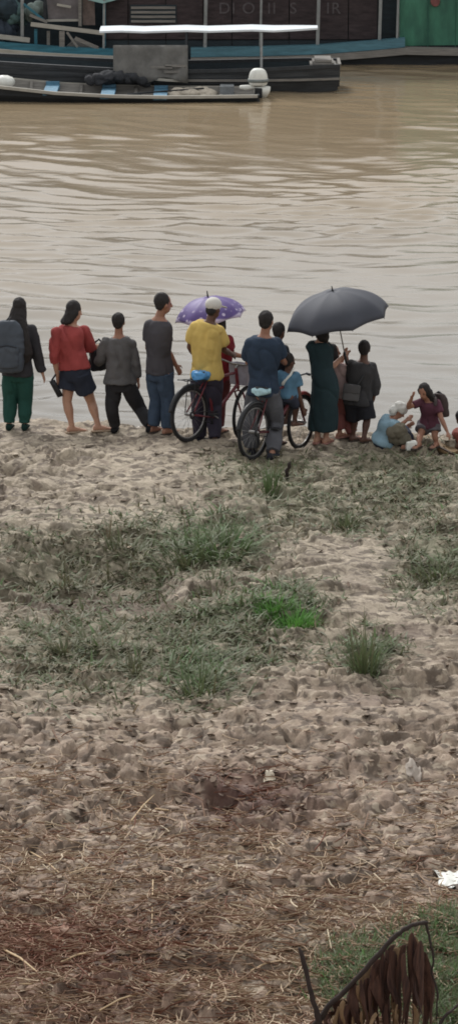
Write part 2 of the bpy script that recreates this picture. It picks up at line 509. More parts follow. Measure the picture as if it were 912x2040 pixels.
# ------------------------------------------------------------------ river
def water_material():
    m = bpy.data.materials.new('muddy_water'); m.use_nodes = True
    N, L = m.node_tree.nodes, m.node_tree.links
    b = N['Principled BSDF']
    tc = N.new('ShaderNodeTexCoord')
    n = N.new('ShaderNodeTexNoise'); n.inputs['Scale'].default_value = .12; n.inputs['Detail'].default_value = 4
    L.new(tc.outputs['Object'], n.inputs['Vector'])
    rp = N.new('ShaderNodeValToRGB')
    rp.color_ramp.elements[0].position = .35; rp.color_ramp.elements[0].color = (*lin(108, 101, 90), 1)
    rp.color_ramp.elements[1].position = .65; rp.color_ramp.elements[1].color = (*lin(120, 113, 101), 1)
    L.new(n.outputs['Fac'], rp.inputs[0])
    # own muddy brown far out; reflected sky painted into the colour as grey inshore
    sx = N.new('ShaderNodeSeparateXYZ'); L.new(tc.outputs['Object'], sx.inputs[0])
    ad = N.new('ShaderNodeMath'); ad.operation = 'MULTIPLY_ADD'; ad.inputs[1].default_value = 14; L.new(n.outputs['Fac'], ad.inputs[0]); L.new(sx.outputs['Y'], ad.inputs[2])
    mr = N.new('ShaderNodeMapRange'); mr.inputs[1].default_value = 56; mr.inputs[2].default_value = 76; L.new(ad.outputs[0], mr.inputs[0])
    mxw = N.new('ShaderNodeMix'); mxw.data_type = 'RGBA'; L.new(mr.outputs[0], mxw.inputs['Factor'])
    L.new(rp.outputs[0], mxw.inputs[6]); mxw.inputs[7].default_value = (*lin(142, 125, 100), 1)
    L.new(mxw.outputs[2], b.inputs['Base Color'])
    b.inputs['Roughness'].default_value = .14; b.inputs['IOR'].default_value = 1.34
    mp = N.new('ShaderNodeMapping'); mp.inputs['Scale'].default_value = (1.0, 2.2, 1); L.new(tc.outputs['Object'], mp.inputs[0])
    n2 = N.new('ShaderNodeTexNoise'); n2.inputs['Scale'].default_value = 3.0; n2.inputs['Detail'].default_value = 4
    L.new(mp.outputs[0], n2.inputs['Vector'])
    bp = N.new('ShaderNodeBump'); bp.inputs['Strength'].default_value = .14; bp.inputs['Distance'].default_value = .03
    L.new(n2.outputs['Fac'], bp.inputs['Height']); L.new(bp.outputs[0], b.inputs['Normal'])
    return m

def waves(x, y):
    u = x * 0.97 + y * 0.25; w = y * 0.97 + x * 0.10
    w = w + 0.35 * perlin(x * .22, y * .3, 71) + 1.5 * perlin(x * .10 + 2, y * .085, 72)
    fade = (1 - smooth(11, 16, np.abs(x))) * (1 - smooth(88, 95, y)) * smooth(43.5, 47.5, y)
    patch = 0.40 + 0.85 * smooth(-.35, .45, fbm(x * .16 + 3, y * .14, 77, 2)) 
    patch = patch * (0.75 + 0.35 * smooth(-.5, 3, x)) * (1 - .5 * smooth(64, 74, y))
    a = 1 - np.abs(perlin(u * .58, w * .9, 51)) * 2.0
    b_ = perlin(u * 1.05, w * 1.9, 53)
    c = 1 - np.abs(perlin(u * 1.1 + 4, w * 2.3, 57)) * 2.0
    d = perlin(u * 2.6, w * 4.2, 59)
    return fade * patch * (0.036 * a + 0.026 * b_ + 0.018 * perlin(u * .30, w * .55, 50) + 0.012 * np.clip(c, -.3, 1) + 0.003 * d)

wx_ = axis(-9, 9, 0.07, -500, 500); wy_ = axis(43.6, 86, 0.075, 30, 900)
WX, WY = np.meshgrid(wx_, wy_)
WZ = waves(WX.ravel(), WY.ravel())
idx = np.arange(WX.size).reshape(WX.shape)
quads = np.stack([idx[:-1, :-1].ravel(), idx[:-1, 1:].ravel(), idx[1:, 1:].ravel(), idx[1:, :-1].ravel()], 1)
water_obj = fast_mesh('water', np.stack([WX.ravel(), WY.ravel(), WZ], 1), quads, water_material(), None, True)
tag(water_obj, 'muddy brown river with small wind ripples', 'water', kind='structure')
# ------------------------------------------------------------------ boats on the far side
M_HULLDK = mat('tarred_black_hull', lin(42, 45, 48), .7, .5, 3, .2, 20, stretch=(.4, 1, 3))
M_GREYWOOD = mat('weathered_grey_wood', lin(128, 124, 118), .8, .3, 6, .3, 40, stretch=(.5, 3, 6))
M_PALEWOOD = mat('pale_worn_wood', lin(168, 164, 154), .75, .22, 6, .2, 40, stretch=(.5, 3, 3))
M_BLUEPAINT = mat('worn_sky_blue_paint', lin(86, 128, 152), .6, .4, 9, .1, 30)
M_TEAL = mat('worn_teal_paint', lin(52, 108, 124), .6, .35, 5, .15, 25, stretch=(.5, 1, 4))
M_MAROON = mat('dark_maroon_boards', lin(60, 50, 51), .75, .5, 3, .2, 30, stretch=(1, 1, 4))
M_DKTEAL = mat('dark_slate_boards', lin(40, 50, 55), .7, .3, 3, .2, 30, stretch=(1, 1, 4))
M_POST = mat('grey_post_paint', lin(138, 140, 138), .6, .25, 8)
M_GREEN = mat('faded_green_hull_paint', lin(72, 132, 106), .6, .22, 2.2, .15, 14, stretch=(1, 1, .35), col2=lin(44, 84, 72))
M_ROOFW = mat('white_sheet_roof', lin(222, 228, 232), .45, .1, 3)
M_TARP = mat('grey_brown_tarpaulin', lin(106, 104, 100), .75, .3, 4, .3, 9)
M_BLACKPL = mat('black_plastic', lin(28, 29, 32), .45, .2, 8)
M_WHITEPL = mat('white_plastic', lin(222, 222, 214), .4, .12, 10)
M_LETTER = mat('faded_grey_lettering', lin(92, 86, 87), .8, .4, 14)
M_RED_DOT = mat('faded_red_paint', lin(120, 74, 70), .7, .3, 9)

def canoe():
    wy = water_y(204)
    yc = wy + 0.72
    # px x, near gunwale py, half beam
    st = [(-190, 150, .06), (-140, 158, .34), (-60, 166, .6), (20, 174, .76), (110, 184, .84), (220, 190, .88), (330, 192, .86), (430, 191, .80), (513, 190, .68)]
    root = thing('wooden_canoe', (at(250, 190, yc).x, yc, 0), 'long grey wooden canoe with blue seats moored in front of the roofed boat', 'canoe')
    outer, inner, S = [], [], []
    for (px, py, hb) in st:
        g = at(px, py, yc - hb); x = g.x; zt = g.z
        S.append((x, hb, zt))
        zb = -.12
        hb2 = hb * .72
        outer.append([Vector((x, yc - hb, zt)), Vector((x, yc - hb * .93, zt * .45)), Vector((x, yc - hb2, zb)), Vector((x, yc + hb2, zb)), Vector((x, yc + hb * .93, zt * .45)), Vector((x, yc + hb, zt))])
        k = max(hb - .045, .02)
        inner.append([Vector((x, yc - k, zt)), Vector((x, yc - k * .93, zt * .5)), Vector((x, yc - hb2 * .92, .02)), Vector((x, yc + hb2 * .92, .02)), Vector((x, yc + k * .93, zt * .5)), Vector((x, yc + k, zt))])
    MB().loft(outer, closed=False).build('hull', M_HULLDK, root, False, thick=.02)
    MB().loft(inner, closed=False).build('inner_planking', M_GREYWOOD, root, False)
    for sgn in (-1, 1):
        m = MB()
        m.loft([[Vector((x, yc + sgn * (hb + .02), zt + .012)), Vector((x, yc + sgn * (hb - .05), zt + .012)), Vector((x, yc + sgn * (hb - .05), zt - .05)), Vector((x, yc + sgn * (hb + .02), zt - .05))] for (x, hb, zt) in S])
        m.build('gunwale', M_PALEWOOD, root, False)
    x, hb, zt = S[-1]
    MB().box((x + .012, yc, zt * .5 - .05), .05, hb * 1.9, zt + .1).build('transom', M_HULLDK, root, False)
    def sec(px):
        X = at(px, 190, yc).x
        return X, float(np.interp(X, [s[0] for s in S], [s[1] for s in S])), float(np.interp(X, [s[0] for s in S], [s[2] for s in S]))
    for px in (103, 216, 320):
        X, hb, zt = sec(px)
        MB().box((X, yc, zt - .06), .29, hb * 1.92, .05).box((X, yc + hb * .84, zt - .1), .29, .05, .26).build('seat', M_BLUEPAINT, root, False, bevel=.008)
    for px in (60, 160, 270, 440):
        X, hb, zt = sec(px)
        m = MB(); m.bar((X, yc + hb * .66, .05), (X, yc + hb * .93, zt - .02), .06, .05)
        m.bar((X, yc - hb * .66, .05), (X, yc - hb * .93, zt - .02), .06, .05); m.bar((X, yc - hb * .66, .045), (X, yc + hb * .66, .045), .06, .05)
        m.build('rib', M_GREYWOOD, root, False)
    # gear lying in the canoe
    X, hb, zt = sec(345)
    o = MB().tube([at(262, 187, yc) , at(300, 184, yc), at(405, 176, yc + .3)], [.018, .02, .02], 6).build('paddle', M_HULLDK)
    o2 = MB().box(at(268, 187, yc), .3, .14, .025).build('blade', M_HULLDK)
    r = thing('paddle', at(300, 184, yc), 'dark wooden paddle lying across the blue seat of the canoe', 'paddle')
    for q, nme in ((o, 'shaft'), (o2, 'blade')):
        for vtx in q.data.vertices: vtx.co -= r.location
        q.parent = r; q.name = nme
    m = MB()
    for i in range(7):
        c = at(348 + i * 11, 182 - (i % 2) * 3, yc + .25 + .1 * (i % 3))
        m.ellip((c.x, c.y, zt - .1 + .03 * (i % 2)), .17, .24, .1, Matrix.Rotation(i * .9, 3, 'Z'), 10, 7)
    tag(m.build('cloth_bundle', mat('cream_cloth', lin(186, 176, 160), .9, .25, 12), None, remesh=.025, relax=3, wrinkle=.02, wscale=9), 'crumpled cream cloth lying in the stern of the canoe', 'cloth')
    c = at(12, 162, yc + .3)
    tag(MB().ellip(c, .2, .2, .13, None, 12, 8).build('cloth_sack', M_WHITEPL, None, wrinkle=.02, wscale=8), 'small white sack in the bow of the canoe at the left edge', 'sack')
    X, hb, zt = sec(452)
    tag(MB().box((X, yc + .3, zt - .06), .3, .34, .3).build('storage_box', mat('grey_blue_box', lin(118, 122, 124), .6, .3, 8), None, False, bevel=.02), 'small pale grey box beside the outboard motor in the canoe', 'box')
    return yc, S

def outboard(yc, S):
    x, hb, zt = S[-1]
    b = Vector((x + .02, yc - .05, zt))
    root = thing('outboard_motor', b, 'white and black outboard motor on the stern of the canoe', 'motor')
    R = Matrix.Rotation(math.radians(12), 3, 'Y')
    m = MB()
    c = at(514, 154, yc - .05); K = 1.05
    prof = [(-.17, .15, .13), (-.14, .19, .16), (-.02, .2, .17), (.08, .18, .155), (.15, .14, .12), (.185, .08, .07)]
    m.loft([m.ring(c + Vector((0, 0, dz * K)), Vector((rx * K, 0, 0)), Vector((0, ry * K, 0)), 16, .75) for dz, rx, ry in prof])
    m.build('cowl', M_WHITEPL, root, subsurf=1)
    m = MB(); m.loft([m.ring(c + Vector((0, 0, dz * K)), Vector((rx * K, 0, 0)), Vector((0, ry * K, 0)), 16, .75) for dz, rx, ry in ((-.09, .206, .176), (-.03, .21, .181))])
    m.build('cowl_band', mat('grey_band', lin(120, 126, 124), .5, .2), root)
    m = MB(); m.loft([m.ring(c + Vector((.08, 0, dz)), Vector((rx, 0, 0)), Vector((0, ry, 0)), 14, .8) for dz, rx, ry in ((-.42, .1, .08), (-.3, .17, .12), (-.2, .18, .13))])
    m.build('lower_cover', M_WHITEPL, root)
    MB().tube([c + Vector((-.12, -.05, -.2)), c + Vector((-.27, -.12, -.2)), c + Vector((-.36, -.14, -.19))], [.05, .055, .04], 8).build('tiller_arm', M_WHITEPL, root)
    MB().box(b + Vector((0, 0, -.02)), .16, .3, .22).build('clamp_bracket', M_BLACKPL, root, False, bevel=.02)
    m = MB(); m.tube([c + Vector((.1, 0, -.35)), Vector((c.x + .12, c.y, -.3))], [.07, .05], 8, flat=.6)
    m.build('drive_leg', M_BLACKPL, root)

def cargo_boat():
    """low dark boat with a white roof"""
    wy = water_y(186); yc = wy + .85
    st = [(-230, 104, .3), (-120, 116, .6), (0, 124, .72), (110, 131, .8), (240, 138, .84), (330, 141, .85), (430, 140, .88), (530, 137, .85), (610, 133, .74), (676, 130, .55)]
    root = thing('cargo_boat', (at(430, 180, yc).x, yc, 0), 'low dark wooden boat with a white flat roof on thin posts behind the canoe', 'boat')
    S = []
    outer, inner = [], []
    for (px, py, hb) in st:
        g = at(px, py, yc - hb); S.append((g.x, hb, g.z)); x, zt = g.x, g.z
        outer.append([Vector((x, yc - hb, zt)), Vector((x, yc - hb * .92, .2)), Vector((x - (.12 if px > 660 else 0), yc - hb * .7, -.15)), Vector((x - (.12 if px > 660 else 0), yc + hb * .7, -.15)), Vector((x, yc + hb * .92, .2)), Vector((x, yc + hb, zt))])
        k = hb - .06
        inner.append([Vector((x, yc - k, zt)), Vector((x, yc - k * .9, .1)), Vector((x, yc + k * .9, .1)), Vector((x, yc + k, zt))])
    MB().loft(outer, closed=False).build('hull', mat('charcoal_hull_boards', lin(62, 64, 66), .75, .5, 3, .25, 18, stretch=(.4, 1, 4)), root, False, thick=.03)
    MB().loft(inner, closed=False).build('inner_planking', M_DKTEAL, root, False)
    for sgn in (-1, 1):
        m = MB(); m.loft([[Vector((x, yc + sgn * (hb + .03), zt + .02)), Vector((x, yc + sgn * (hb - .07), zt + .02)), Vector((x, yc + sgn * (hb - .07), zt - .05)), Vector((x, yc + sgn * (hb + .03), zt - .05))] for (x, hb, zt) in S])
        m.build('gunwale', mat('dark_rail', lin(52, 54, 56), .7, .3, 6), root, False)
    # lower rubbing strake, lighter towards the stern
    m = MB(); m.loft([[Vector((x, yc - hb * .955 - .05, .30)), Vector((x, yc - hb * .955 + .02, .30)), Vector((x, yc - hb * .95 + .02, .25)), Vector((x, yc - hb * .95 - .05, .25))] for (x, hb, zt) in S[5:]])
    m.build('rubbing_strake', M_GREYWOOD, root, False)
    for fr in (.42, .62, .82):
        m = MB(); m.loft([[Vector((x, yc - hb * (.92 + .08 * fr) - .012, zt * fr + .012)), Vector((x, yc - hb * (.92 + .08 * fr) + .02, zt * fr + .012)), Vector((x, yc - hb * (.92 + .08 * fr) + .02, zt * fr - .012)), Vector((x, yc - hb * (.92 + .08 * fr) - .012, zt * fr - .012))] for (x, hb, zt) in S])
        m.build('plank_edge', M_HULLDK, root, False)
    x, hb, zt = S[-1]
    MB().loft([[Vector((x + .03, yc - hb, zt + .03)), Vector((x + .03, yc + hb, zt + .03)), Vector((x - .1, yc + hb * .72, -.16)), Vector((x - .1, yc - hb * .72, -.16))],
               [Vector((x - .03, yc - hb, zt + .03)), Vector((x - .03, yc + hb, zt + .03)), Vector((x - .16, yc + hb * .72, -.16)), Vector((x - .16, yc - hb * .72, -.16))]]).build('transom', M_GREYWOOD, root, False)
    for i in range(3):
        MB().box((x - .35, yc - hb * .3, zt - .02 + .055 * i), .55 - .1 * i, .8, .045).build('stern_board', M_GREYWOOD, root, False)
    # roof
    zr = at(420, 64, yc - .5).z
    xl, xr = at(200, 58, yc).x, at(632, 58, yc).x
    m = MB()
    rings = []
    for i in range(11):
        x = xl + (xr - xl) * i / 10; h = 1.0 if i < 9 else (.8 if i == 9 else .45)
        w = .5 * h
        z = zr + .035 * (i / 10) + .012 * math.sin(i * 2.1)
        rings.append([Vector((x, yc - w, z - .02)), Vector((x, yc - w, z + .02)), Vector((x, yc - w * .5, z + .025)), Vector((x, yc, z + .03)), Vector((x, yc + w * .5, z + .025)), Vector((x, yc + w, z + .02)), Vector((x, yc + w, z - .02)), Vector((x, yc, z - .01))])
    m.loft(rings); m.build('roof', M_ROOFW, root, False)
    for px, py0 in ((372, 62), (520, 58)):
        for sgn in (-1, 1):
            X = at(px, 120, yc).x
            hb, zt = float(np.interp(X, [s[0] for s in S], [s[1] for s in S])), float(np.interp(X, [s[0] for s in S], [s[2] for s in S]))
            MB().bar((X, yc + sgn * (hb - .1), .15), (X, yc + sgn * .46, zr - .018), .05, .05, (1, 0, 0)).build('roof_post', M_POST if px == 520 else M_HULLDK, root, False)
    # hanging tarpaulin on the near side
    m = MB(); rows = []
    for i in range(10):
        row = []
        for j in range(15):
            px = 226 + 148 * j / 14; py = 90 + 70 * i / 9
            sag = .05 * math.sin(j * 1.1 + i * .4) * (i / 9) + .03 * math.sin(j * 2.3)
            p = at(px, py, yc - .86 - .02 * i + sag)
            if i == 9: p.z += .06 * math.sin(j * .8)
            row.append(p)
        rows.append(row)
    m.loft(rows, cap=False, closed=False); m.build('side_tarpaulin', M_TARP, root, thick=.012)
    MB().bar(at(296, 157, yc - 1.0), at(372, 162, yc - 1.0), .06, .05).build('tarpaulin_batten', M_PALEWOOD, root, False)
    for k, (px, py) in enumerate(((322, 134), (350, 131), (348, 143))):
        MB().box(at(px, py, yc - 1.0), .45, .05, .05).build('tarpaulin_slat', M_GREYWOOD, root, False)
    # dark heap of netting on the bow
    m = MB()
    rnd = random.Random(4)
    for i in range(16):
        t = i / 15; px = 190 + 100 * t
        h = 15 * math.sin(math.pi * min(1, t * .9 + .1)) + rnd.uniform(-4, 4)
        m.ellip(at(px, 160 - h * .5, yc - 1.02 + rnd.uniform(0, .3)), .2, .2, max(.1, h / 190), Matrix.Rotation(rnd.uniform(0, 3), 3, 'Z'), 10, 7)
    tag(m.build('fishing_net', mat('dark_netting', lin(54, 55, 58), .9, .4, 20, .5, 60), None, remesh=.03, relax=2, wrinkle=.04, wscale=9), 'heap of dark netting between the canoe and the low roofed boat', 'net')

def house_boat():
    """long dark maroon boat behind, with a blue and grey rubbing rail"""
    wy = water_y(131); yn = wy + .1                # near side of its hull
    root = thing('passenger_boat', (at(420, 110, yn).x, yn, 0), 'long dark maroon passenger boat with faded lettering and a blue rail', 'boat')
    X = lambda px: at(px, 60, yn).x
    rail = [(-120, 76), (0, 88), (100, 96), (228, 102), (380, 104), (520, 102), (640, 98), (740, 90), (806, 84)]
    def strip(pts, top, bot, out, back, name, mt):
        m = MB(); rings = []
        for px, py in pts:
            zt = at(px, py + top, yn - out).z; zb = at(px, py + bot, yn - out).z; x = X(px)
            rings.append([Vector((x, yn - out, zb)), Vector((x, yn - out, zt)), Vector((x, yn + back, zt)), Vector((x, yn + back, zb))])
        m.loft(rings); return m.build(name, mt, root, False)
    strip(rail[:4], -3, 9, .06, .2, 'teal_rail', M_TEAL)
    strip(rail[4:], -8, 10, .06, .2, 'blue_rail', mat('sky_blue_rail_paint', lin(80, 120, 132), .55, .3, 5, .15, 20, stretch=(.5, 1, 4)))
    strip(rail[:4], 10, 21, .16, .2, 'ledge', M_PALEWOOD)
    strip(rail[4:] + [(912, 74 + 12), (1000, 74)], 12, 25, .16, .2, 'ledge', M_GREYWOOD)
    m = MB(); rings = []
    for px, py in rail + [(912, 86), (1000, 74)]:
        z = at(px, py + 18, yn).z; x = X(px)
        rings.append([Vector((x, yn + .02, z)), Vector((x, yn + .02, -.3)), Vector((x, yn + 3.4, -.3)), Vector((x, yn + 3.4, z))])
    m.loft(rings); m.build('hull', M_HULLDK, root, False)
    # upper wall: separate maroon boards, then a dark lower row
    zt = 3.1
    yw = yn + .35
    edges = [205, 255, 330, 405, 462, 520, 576, 632, 694, 752]
    for a, b_ in zip(edges[:-1], edges[1:]):
        x0, x1 = X(a) + .012, X(b_) - .012
        z0 = at(400, 78, yw).z
        MB().box(((x0 + x1) / 2, yw + .03, (z0 + zt) / 2), x1 - x0, .06, zt - z0).build('wall_panel', M_MAROON, root, False)
        MB().box(((x0 + x1) / 2, yw + .06, (z0 - .02) / 2), x1 - x0, .06, z0 - .04).build('lower_panel', M_DKTEAL, root, False)
    MB().box((X(480), yw + .1, 1.5), X(752) - X(205), .05, 3.1).build('inner_wall', M_BLACKPL, root, False)
    MB().box((X(772), yw + .25, 1.5), X(800) - X(752), .06, 3.1).build('stern_panel', M_DKTEAL, root, False)
    for px, w in ((206, .05), (408, .075), (518, .05), (632, .075), (755, .07), (790, .05)):
        x = X(px)
        MB().bar((x, yn + .1, at(px, 100, yn + .1).z), (x + .06, yn + .12, zt), w, w, (1, 0, 0)).build('post', M_POST, root, False)
    MB().box((X(480), yn + 1.6, zt + .06), X(800) - X(120) , 3.6, .1).build('roof', M_ROOFW, root, False)
    # louvre shutter
    lv = MB().box((X(305), yw - .015, at(305, 28, yw).z), 1.05, .03, .42).build('louvre', M_DKTEAL, root, False)
    for i in range(4):
        MB().box((X(305), yw - .045, at(305, 42 - i * 9, yw).z), 1.0, .03, .055).build('slat', M_GREYWOOD, lv, False)
    # lettering, cut off above by the picture's edge
    for txt, px, sz in (('DI', 452, .36), ('O', 495, .36), ('II', 541, .36), ('S', 584, .36), ('IR', 664, .36)):
        cu = bpy.data.curves.new('letter', 'FONT'); cu.body = txt; cu.size = sz; cu.align_x = 'CENTER'; cu.extrude = .004; cu.space_character = 1.15
        o = bpy.data.objects.new('lettering', cu); SC.collection.objects.link(o)
        dg = bpy.context.evaluated_depsgraph_get()
        me = bpy.data.meshes.new_from_object(o.evaluated_get(dg)); bpy.data.objects.remove(o)
        o = bpy.data.objects.new('lettering', me); link(o, root)
        o.rotation_euler = (math.radians(90), 0, 0)
        o.location = Vector((X(px), yw - .008, at(px, 27, yw).z)) - root.location
        me.materials.clear(); me.materials.append(M_LETTER)
    # green-hulled boat at the right
    g = thing('green_boat', (X(900), yn + .5, 0), 'boat with a faded green board side at the right edge', 'boat')
    xs = np.linspace(X(797), X(797) + 4.5, 7)
    m = MB(); rings = []
    for i, x in enumerate(xs):
        zb = at(800, 92, yn + .2).z + .10 * (i / 6); yy = yn + .24 - .5 * (i / 6) ** 1.5
        rings.append([Vector((x, yy, zb)), Vector((x - .02, yy - .06, zb + 1.2)), Vector((x - .03, yy - .1, 2.9)), Vector((x, yy + 2.6, 2.9)), Vector((x, yy + 2.6, zb))])
    m.loft(rings); m.build('side', M_GREEN, g, False)
    m = MB(); rings = []
    for i, x in enumerate(xs):
        yy = yn + .24 - .5 * (i / 6) ** 1.5; zb = at(800, 92, yn + .2).z + .10 * (i / 6)
        rings.append([Vector((x, yy + .04, -.3)), Vector((x, yy + .04, zb)), Vector((x, yy + 2.5, zb)), Vector((x, yy + 2.5, -.3))])
    m.loft(rings); m.build('bottom', M_HULLDK, g, False)
    for i in range(3):
        x = xs[0] + .62 * (i + 1)
        MB().box((x, yn + .17 - .5 * (((x - xs[0]) / 4.5)) ** 1.5, 1.6), .02, .03, 2.4).build('board_seam', mat('dark_green_seam', lin(44, 88, 74), .7, .2), g, False)
    c = at(866, 2, yn + .12)
    MB().loft([MB().ring(c + Vector((0, -.0, 0)), Vector((.11, 0, 0)), Vector((0, 0, .13)), 16), MB().ring(c + Vector((0, -.03, 0)), Vector((.1, 0, 0)), Vector((0, 0, .12)), 16)]).build('painted_dot', M_RED_DOT, g, False)
    # left end: open foredeck with frames, a slanted bench and stored gear
    d = thing('deck_boat', (X(60), yn + .6, 0), 'open boat with grey frames, beams and gear at the left edge', 'boat')
    Yd = yn + .3
    def bar(p, q, w, h, name, mt, dy=0.0):
        return MB().bar(at(*p, Yd + dy), at(*q, Yd + dy), w, h, (0, 1, 0)).build(name, mt, d, False)
    bar((62, 48), (208, 66), .09, .07, 'deck_beam', M_PALEWOOD, -.2)
    bar((-60, 66), (60, 80), .10, .09, 'deck_beam', M_PALEWOOD, -.15)
    bar((124, 62), (124, 104), .12, .07, 'bench_leg', M_GREYWOOD, -.25)
    bar((134, 64), (155, 94), .05, .05, 'bench_brace', M_GREYWOOD, -.25)
    bar((118, 104), (186, 106), .08, .08, 'bench_rail', M_GREYWOOD, -.3)
    bar((150, 76), (196, 96), .08, .05, 'bench_rail', M_GREYWOOD, -.25)
    bar((186, 107), (196, 95), .07, .07, 'bench_end', M_GREYWOOD, -.28)
    p = [at(122, 105, Yd - .2), at(186, 107, Yd - .2), at(194, 95, Yd - .0), at(150, 78, Yd - .0)]
    MB().loft([p, [q + Vector((0, .05, .03)) for q in p]]).build('bench_board', M_TARP, d, False)
    for px, y0, y1, mt in ((45, 0, 78, M_POST), (97, 62, 90, M_GREYWOOD), (208, 0, 92, M_TEAL), (160, -30, 52, M_GREYWOOD), (90, -30, 46, M_HULLDK), (72, 58, 88, M_TEAL)):
        bar((px, y0), (px, y1), .07, .07, 'post', mt)
    q = [at(97, 40, Yd + .1), at(156, 38, Yd + .1), at(158, -20, Yd + .1), at(92, -20, Yd + .1)]
    MB().loft([q, [v + Vector((0, .05, 0)) for v in q]]).build('window_panel', mat('dusty_pale_panel', lin(112, 106, 106), .6, .35, 4), d, False)
    bar((93, 41), (158, 40), .05, .04, 'window_sill', M_PALEWOOD, .05)
    bar((114, 9), (142, 14), .05, .04, 'shelf_rail', M_PALEWOOD, -.02)
    q = [at(165, 50, Yd + .08), at(190, 50, Yd + .08), at(188, -20, Yd + .08), at(165, -20, Yd + .08)]
    MB().loft([q, [v + Vector((0, .04, 0)) for v in q]]).build('side_board', mat('brown_board', lin(112, 98, 92), .7, .35, 8), d, False)
    q = [at(176, 0, Yd - .2), at(205, 7, Yd - .25), at(246, -4, Yd - .2), at(246, -30, Yd), at(176, -30, Yd)]
    MB().loft([q, [v + Vector((0, .05, .01)) for v in q]]).build('canopy_edge', mat('pale_teal_canvas', lin(128, 158, 152), .7, .2, 6), d, False)
    MB().box((X(60), yn + 2.0, 1.4), X(205) - X(-120), .08, 3.2).build('back_wall', M_DKTEAL, d, False)
    MB().box((X(60), yn + 1.0, .12), X(205) - X(-120), 2.0, .08).build('deck', M_DKTEAL, d, False)
    bar((60, 30), (95, 44), .06, .05, 'strut', M_GREYWOOD, -.1); bar((48, 8), (88, 40), .05, .05, 'strut', M_TEAL, -.05)
    rnd = random.Random(9)
    for k, (px, py, r1, cc, lb) in enumerate(((14, 50, .3, (52, 62, 74), 'dark blue bundle tied on the deck at the far left'), (34, 24, .26, (84, 110, 110), 'grey green bundle on the deck above the blue one'), (66, 20, .2, (120, 132, 126), 'pale grey sack against the dusty window panel'), (4, 12, .34, (40, 54, 62), 'dark slate tarpaulin roll at the top left edge'))):
        m = MB(); c = at(px, py, Yd + .35)
        for i in range(5): m.ellip(c + Vector((rnd.uniform(-.5, .5) * r1, rnd.uniform(-.2, .2), rnd.uniform(-.5, .5) * r1)), r1 * .8, r1 * .7, r1 * rnd.uniform(.5, .9), Matrix.Rotation(rnd.uniform(0, 3), 3, 'Y'), 10, 7)
        tag(m.build('cargo_bundle', mat('bundle_cloth_%d' % k, lin(*cc), .8, .3, 6), None, remesh=.03, relax=2, wrinkle=.03, wscale=7, seed=k), lb, 'bundle', 'bundles on the left boat deck')

yc_, S_ = canoe()
outboard(yc_, S_)
cargo_boat()
house_boat()
# ------------------------------------------------------------------ people
UP = Vector((0, 0, 1))
def V(*a): return Vector(a)
SK_MID = mat('brown_skin', lin(150, 108, 88), .55, .12, 9)
SK_LIGHT = mat('light_brown_skin', lin(176, 134, 112), .55, .12, 9)
SK_DARK = mat('dark_brown_skin', lin(96, 68, 56), .55, .15, 9)
M_HAIR = mat('black_hair', lin(42, 38, 37), .8, .3, 30, .5, 120, stretch=(3, 3, .4))
M_EYE = mat('dark_eye', lin(22, 18, 16), .3, .1)
M_LIP = mat('lip', lin(120, 74, 66), .5, .1)

def fabric(name, rgb, var=.22, rough=.88):
    return mat(name, lin(*rgb), rough, var, 4, .35, 70, spec=.2, bdist=.008)

